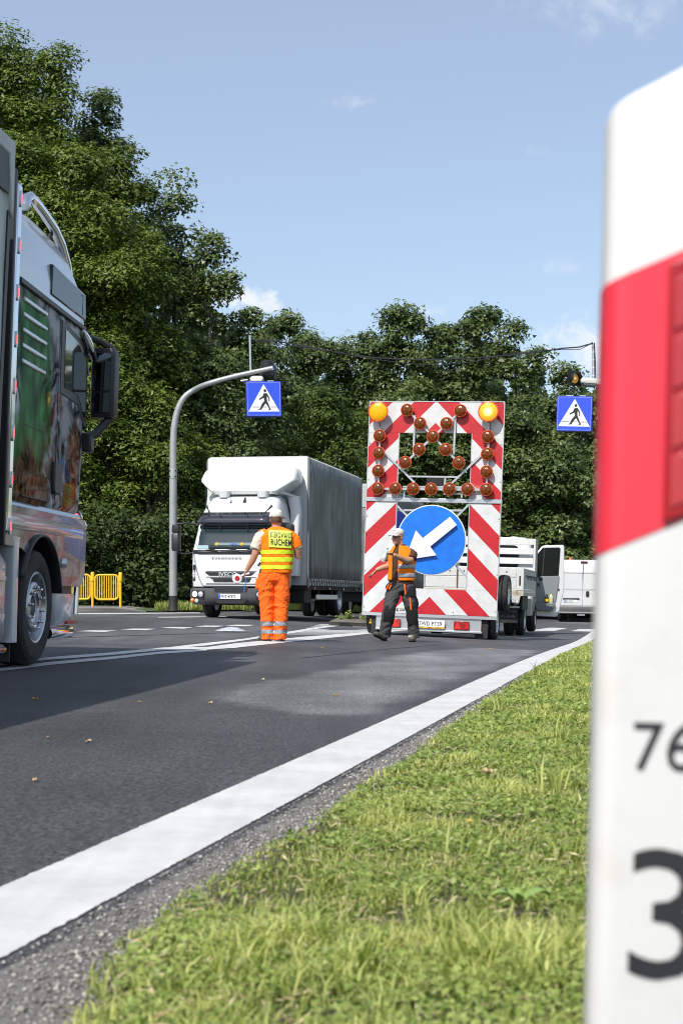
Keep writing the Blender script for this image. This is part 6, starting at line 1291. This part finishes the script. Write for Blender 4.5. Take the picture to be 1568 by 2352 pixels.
m = M(); P = [[(x+.012*(1.41-z)*1.6, vback(x, z, .016), z-.05*(x-.09)) for x in np.linspace(-.068, .238, 44)] for z in np.linspace(1.295, 1.535, 30)]; m.grid(P); pt = obj('back_patch', m, mat('lime_patch', (.66,.76,.09), .5, var=.05, scale=20), vest, 60)
def onback(o0, sz):
    def f_(q): x, z = o0[0]+q.x, o0[1]+q.y; return Vector((x+.012*(1.41-z)*1.6, vback(x, z, .023)-q.z*.3, z-.05*(x-.09)))
    return f_
lettering('lettering', 'KIEROWANIE', ink, pt, Matrix(), .105, .43, .0012, .0008, onback((-.046, 1.433), 0), sp=1.12); lettering('lettering', 'RUCHEM', ink, pt, Matrix(), .122, .56, .0016, .0008, onback((-.044, 1.328), 0), sp=1.1)
# trousers
m = M()
m.tube([(.02,0,1.02),(.015,0,.93),(.01,.0,.84)], [(.125,.175),(.14,.195),(.135,.205)], 20, up=(0,1,0))
m.tube([(-.10,0,.93),(-.115,0,.72),(-.105,.0,.5),(-.095,-.01,.28),(-.09,.0,.10),(-.092,.0,.03)], [.125,.115,.10,.088,.085,.088], 18)
m.tube([(.10,0,.93),(.108,0,.72),(.098,.0,.5),(.092,-.01,.28),(.08,.0,.10),(.078,.0,.03)], [.12,.11,.097,.09,.085,.086], 18)
m.box((-.225,-.01,.8),(.06,.12,.14))
trs = fuse('trousers', m, hi_tr, pn1, .009, 3, .013, 15, 21)
for s in (-1, 1):
    for z in (.222, .112): skin_of(trs, z, z+.057, 'reflective_band', refl_g, .005, lambda c: c.x*s > 0)
m = M(); m.tube([(-.17,.03,1.0),(-.2,.02,.88),(-.205,.0,.78)],[(.016,.03)]*3,8); m.box((-.205,-.02,1.07),(.03,.035,.06),rot=Matrix.Rotation(.6,3,'Y')); obj('belt_pouch', m, black, trs, 50)
m = M(); shoe(m, (-.06,-.04,.045), (-.215,.06,.04)); shoe(m, (.06,-.05,.045), (.10,.2,.04)); bt = fuse('shoes', m, boot, pn1, .007, 3); m = M(); sole(m, (-.06,-.04,.045), (-.215,.06,.04)); sole(m, (.06,-.05,.045), (.10,.2,.04)); obj('sole', m, rubber, bt, 50)
# stop paddle with its lanyard, held in the left hand; radio in the right
pw_c = at(0,0,D1); c = Vector((-.515,-.01,.872)); pd = thing('stop_paddle', 'white signalling paddle with red centre and blue lanyard in the flagman\'s left hand', 'paddle', Vector((X1,D1,z1))+c, (0,0,0))
Tp = Ry(-28) @ Rz(22) @ Rx(90)
m = M(); m.lathe([(.001,-.009),(.064,-.009),(.07,-.004),(.07,.004),(.064,.009),(.05,.011),(.001,.011)],32); obj('disc', m, white_film, pd, 40, T=Tp)
m = M(); m.lathe([(.037,.0),(.035,.006),(.001,.008)],28); obj('red_centre', m, mat('paddle_red', (.42,.01,.02), .3, var=.1), pd, 50, T=Tp @ Tr((0,0,.009)))
m = M(); m.tube([(.055,.03,.035),(.10,.04,.06),(.17,.045,.075)],[.016,.015,.014],10); obj('grip', m, white_film, pd, 50); m = M(); pts = [(.125,.03,.04),(.118,.02,-.05),(.10,.015,-.17),(.09,.012,-.20),(.098,.016,-.14),(.113,.02,-.03),(.128,.03,.04)]; m.tube(pts, .0035, 6); obj('lanyard', m, mat('blue_cord', (.03,.22,.55), .6, var=.2), pd, 60)
rd = thing('hand_radio', 'black hand-held radio at the flagman\'s right shoulder', 'radio', Vector((X1,D1,z1))+Vector((.325,.16,1.40))); m = M(); m.bb(-.025,.025,-.02,.02,-.1,.06); obj('radio_case', m, black, rd, bevel=.006); m = M(); m.cyl((.01,0,.06),(.01,0,.13),.006,8); obj('antenna', m, black, rd)

# ---- the walking man with the bottle
D2 = 22.1; X2 = (921-CX)/FPX*D2; z2 = float(gz(X2, D2))
pn2 = thing('person', 'walking man in sunglasses and pale cap, open orange vest over brown shirt', 'person', (X2, D2, z2), (0,0,0))
hc = Vector((-.055,-.03,1.615)); HR = Matrix.Rotation(R(-42), 3, 'Z')               # head turned to the left of the picture; local face is -y
def hd(x, y, z): return hc+HR @ Vector((x, y, z))
m = M()
m.ell(hd(0,.01,.025), (.074,.096,.105), 20, rot=HR); m.ell(hd(0,-.03,-.055), (.058,.066,.066), 16, rot=HR); m.ell(hd(0,-.066,-.095), (.028,.03,.022), 10, rot=HR)
m.tube([hd(0,-.086,.028), hd(0,-.104,-.005), hd(0,-.112,-.022), hd(0,-.09,-.033)], [.012,.014,.017,.012], 8)          # nose
m.ell(hd(0,-.088,-.058), (.026,.012,.008), 10, rot=HR); m.ell(hd(0,-.086,-.068), (.022,.012,.008), 10, rot=HR)              # lips
m.ell(hd(0,-.078,.042), (.058,.02,.014), 10, rot=HR)
for s in (-1, 1): m.ell(hd(s*.074,.012,-.008), (.011,.02,.032), 10, rot=HR); m.ell(hd(s*.04,-.062,-.025), (.026,.026,.026), 10, rot=HR); m.ell(hd(s*.03,-.076,.022), (.016,.012,.01), 8, rot=HR)
m.tube([(-.01,.0,1.40),(-.02,-.01,1.48),(-.045,-.02,1.56)], [.075,.062,.06], 14)
m.tube([(.0,.0,.86),(.0,.0,1.0),(.01,0,1.2),(.015,0,1.34),(.0,.0,1.43)], [(.11,.16),(.105,.155),(.115,.17),(.105,.175),(.065,.11)], 18, up=(0,1,0))
m.tube([(.12,-.02,1.38),(.165,-.06,1.33),(.13,-.12,1.255),(.07,-.20,1.245),(-.04,-.30,1.295),(-.135,-.37,1.335)], [.066,.062,.056,.052,.042,.030], 14)   # his left arm, reaching across with the bottle
m.tube([(-.12,.02,1.37),(-.16,.03,1.28),(-.185,.0,1.19),(-.22,-.04,1.165),(-.31,-.07,1.14),(-.395,-.09,1.105)], [.066,.058,.052,.05,.042,.029], 14)      # right arm stretched to the side
hand(m, (-.135,-.37,1.335), (-.86,-.35,.3), (-.25,.3,-.9), (.05,-.85,.5), .85)
hand(m, (-.395,-.09,1.105), (-.62,-.1,-.78), (-.7,.0,.5), (.05,.98,-.1), .45)
m.tube([(-.09,0,.86),(-.195,-.12,.46),(-.25,-.04,.12)], [.085,.055,.042], 12); m.tube([(.09,0,.86),(.16,.0,.46),(.19,.05,.1)], [.085,.055,.042], 12)
fuse('body', m, skin2, pn2, .0072, 2)
m = M(); m.ell(hd(0,.018,.07), (.084,.104,.075), 22, rot=HR); cap2 = fuse('cap', m, capw, pn2, .006, 3, .002, 30); T_ = HR.to_4x4(); T_.translation = hc
m = M(); m.grid([[(.074*math.sin(a)*(1+.12*t), -.055-.045*math.cos(a)*1.0-.078*t*math.cos(a*.62), .058-.012*math.sin(abs(a))*1.3-.022*t) for a in np.linspace(-1.5,1.5,13)] for t in np.linspace(0,1,6)], T=T_); obj('cap_brim', m, capw, cap2, 60).modifiers.new('thick','SOLIDIFY').thickness = .005
for k, (tx, zz) in enumerate((('USA', .098), ('TMT', .08))):
    pass
m = M()
for r_ in range(2):
    for k in range(4): m.box(hd(-.022+.013*k,-.079+.012*r_,.1-.02*r_),(.008,.004,.010),rot=HR)
obj('cap_print', m, mat('print_grey', (.12,.11,.12), .7, var=0), cap2)
m = M()
for s in (-1, 1): m.grid([[(s*(.008+.058*t), -.098-.006*math.sin(t*3)+.045*t*t*1.1, .02-.034*q+.006*(1-t)*0) for q in np.linspace(-.1,1,5)] for t in np.linspace(0,1,9)], T=T_)
m.tube([T_ @ Vector((-.012,-.1,.018)), T_ @ Vector((.012,-.1,.018))], .004, 6)
for s in (-1, 1): m.tube([T_ @ Vector((s*.064,-.052,.016)), T_ @ Vector((s*.077,.0,.01)), T_ @ Vector((s*.078,.018,.0))], .004, 6)
obj('sunglasses', m, mat('black_lens', (.008,.008,.009), .08, var=0, coat=.5), pn2, 60).modifiers.new('thick','SOLIDIFY').thickness = .003
# shirt
TR_ = [(.885,.0,.188,.135),(.95,.0,.186,.135),(1.05,.0,.182,.135),(1.2,.008,.19,.14),(1.30,.012,.196,.14),(1.35,.012,.188,.125),(1.39,.008,.172,.112),(1.42,.004,.145,.1),(1.45,-.004,.112,.088),(1.48,-.01,.088,.076),(1.51,-.016,.074,.068)]
def tpt(th, z, g=0):
    a = np.array(TR_); cx, rx, ry = [float(np.interp(z, a[:,0], a[:,i])) for i in (1,2,3)]; e = 2/2.3; c, s = math.cos(th), math.sin(th)
    return (cx+(rx+g)*math.copysign(abs(c)**e, c), (ry+g)*math.copysign(abs(s)**e, s), z)
def solid(zs, g, pt_, n_=34):
    m = M(); vs = [pt_(2*math.pi*j/n_, z, g) for z in zs for j in range(n_)]; k_ = len(zs)
    return m.add(vs, [(i*n_+j, i*n_+(j+1)%n_, (i+1)*n_+(j+1)%n_, (i+1)*n_+j) for i in range(k_-1) for j in range(n_)]+[tuple(range(n_-1,-1,-1)), tuple((k_-1)*n_+j for j in range(n_))])
m = solid([.885,.95,1.05,1.2,1.30,1.35,1.39,1.42,1.45,1.48,1.505], 0, tpt)
m.tube([(.11,-.01,1.37),(.168,-.05,1.335),(.155,-.10,1.275)], [.085,.088,.08], 16); m.tube([(-.10,.02,1.37),(-.155,.03,1.30),(-.178,.02,1.235)], [.08,.08,.075], 16)
fuse('shirt', m, brown, pn2, .008, 3, .008, 15, 40)
# open vest: two front panels and the back, a shell with an opening at the chest
def shell(th0, th1, z0, z1, g, nm, mt_, par, thick=.006, low=None, n=30, nz_=22):
    m = M(); P = []
    for i in range(nz_+1):
        t = i/nz_; r_ = []
        for j in range(n+1):
            th = th0+(th1-th0)*j/n; zl = low(th) if low else z0; z = zl+(z1-zl)*t; r_.append(tpt(th, z, g+.008*mnoise.noise((th*3, z*6, 3))))
        P.append(r_)
    m.grid(P); o = obj(nm, m, mt_, par, 60)
    if thick: o.modifiers.new('thick','SOLIDIFY').thickness = thick
    return o
# angle -90 deg faces the camera; the shirt shows between about -128 and -100 deg
cut = lambda th: .94+.05*max(0, 1-abs(th-R(-104))/.12)**2
vest2 = shell(R(-104), R(165), .94, 1.485, .024, 'vest', hi_vis, pn2, .006, cut, 46)
shell(R(-200), R(-133), .95, 1.48, .026, 'vest_front_panel', hi_vis, vest2, .006, None, 14)
m = M(); m.grid([[(.185+.04*t, -.06+.14*s, 1.40-.24*s*0-.16*t-.12*abs(s-.4)*t) for s in np.linspace(0,1,6)] for t in np.linspace(0,1,5)]); obj('arm_flap', m, hi_vis, vest2, 60).modifiers.new('thick','SOLIDIFY').thickness = .006
for a, b in ((1.128,1.195),(.99,1.055)): shell(R(-103), R(165), a, b, .028, 'reflective_band', refl_g, vest2, .003, None, 46, 3)
# trousers
m = M()
m.tube([(-.005,0,.93),(-.005,.0,.86),(-.005,.0,.78)], [(.13,.185),(.14,.205),(.125,.2)], 20, up=(0,1,0))
m.tube([(-.095,0,.86),(-.15,-.07,.66),(-.20,-.115,.46),(-.225,-.075,.30),(-.25,-.03,.14),(-.258,-.02,.075)], [.125,.11,.095,.09,.092,.095], 18)
m.tube([(.09,0,.86),(.13,.0,.66),(.165,.0,.46),(.185,.02,.28),(.195,.05,.12),(.196,.055,.06)], [.125,.11,.095,.085,.084,.088], 18)
tr2 = fuse('trousers', m, wk, pn2, .008, 3, .011, 16, 77)
def pad(pts, rad, nm, mt_, flat=.35):
    m = M(); m.tube(pts, rad, 12, True, up=(0,-1,0)); return obj(nm, m, mt_, tr2, 50)
pad([(-.165,-.165,.57),(-.187,-.195,.47),(-.2,-.165,.36),(-.208,-.13,.28)], [(.02,.075),(.028,.09),(.03,.088),(.02,.08)], 'knee_pad', wkb); pad([(.142,-.09,.55),(.156,-.088,.46),(.165,-.075,.36),(.17,-.055,.27)], [(.02,.075),(.024,.088),(.026,.085),(.02,.075)], 'knee_pad', wkb)
pad([(.15,-.10,.86),(.155,-.115,.78),(.158,-.11,.71)], [(.03,.06),(.035,.072),(.025,.065)], 'pocket', wkb); pad([(-.17,-.1,.875),(-.185,-.115,.84),(-.185,-.105,.795)], [(.03,.055),(.035,.065),(.025,.055)], 'pocket', wkb); pad([(.205,-.045,.66),(.215,-.04,.58),(.215,-.035,.51)], [(.05,.05),(.055,.055),(.04,.045)], 'pocket', wkb)
for p0, p1, w_ in (((.045,-.145,.885),(.06,-.15,.73),.022),((.13,-.105,.68),(.145,-.105,.49),.022),((-.20,-.15,.885),(-.235,-.14,.80),.02),((-.16,-.165,.875),(-.195,-.155,.805),.024)):
    m = M(); m.bar(p0, p1, w_, .02, up=(0,1,0)); obj('orange_trim', m, hi_tr, tr2, bevel=.003)
m = M(); shoe(m, (-.25,-.02,.05), (-.42,-.19,.135)); shoe(m, (.195,.07,.045), (.15,-.18,.04)); bt2 = fuse('shoes', m, mat('olive_shoe', (.075,.07,.05), .7, var=.3, scale=25), pn2, .007, 3)
m = M(); sole(m, (-.25,-.02,.05), (-.42,-.19,.135)); sole(m, (.195,.07,.045), (.15,-.18,.04)); obj('sole', m, rubber, bt2, 50)
m = M()
for k in range(4): m.tube([(.10+.006*k,-.06-.025*k,.085-.008*k),(.145,-.075-.025*k,.1-.008*k),(.19-.006*k,-.05-.025*k,.085-.008*k)], .0045, 5)
obj('laces', m, mat('pale_lace', (.5,.45,.4), .8, var=.2), bt2, 50)
# what he holds
bp2 = Vector((X2,D2,z2)); bo = Vector((-.30,-.42,1.222)); bd_ = (Vector((-.225,-.40,1.432))-bo).normalized()
bt_ = thing('water_bottle', 'half-empty clear water bottle with green cap in the walking man\'s hand', 'bottle', bp2+bo, bd_.to_track_quat('Z','Y').to_euler()); r_ = .034
m = M(); m.lathe([(.026,0),(r_,.008),(r_*.93,.04),(r_,.05),(r_,.135),(r_*.85,.15),(r_*.95,.165),(r_*.75,.185),(.014,.20),(.014,.212)],20); obj('bottle_body', m, mat('bottle_plastic', (.6,.68,.66), .05, var=.05, alpha=.55, spec=.9, coat=.5), bt_, 50)
m = M(); m.lathe([(.016,.208),(.016,.226),(.001,.227)],14); obj('bottle_cap', m, mat('mint_cap', (.03,.36,.17), .4), bt_, 40); m = M(); m.lathe([(r_*1.015,.06),(r_*1.015,.12)],20); lb = obj('bottle_label', m, mat('pale_label', (.5,.6,.54), .5, var=.35, scale=40), bt_, 60)
dk_ = thing('dark_pen', 'small dark pen-like tool in the walking man\'s outstretched hand', 'pen', bp2+Vector((-.465,-.10,1.035))); m = M(); m.tube([(.06,.01,.035),(.0,0,.0),(-.02,-.0,-.055)],[.012,.012,.009],8); obj('pen_body', m, black, dk_, 50)
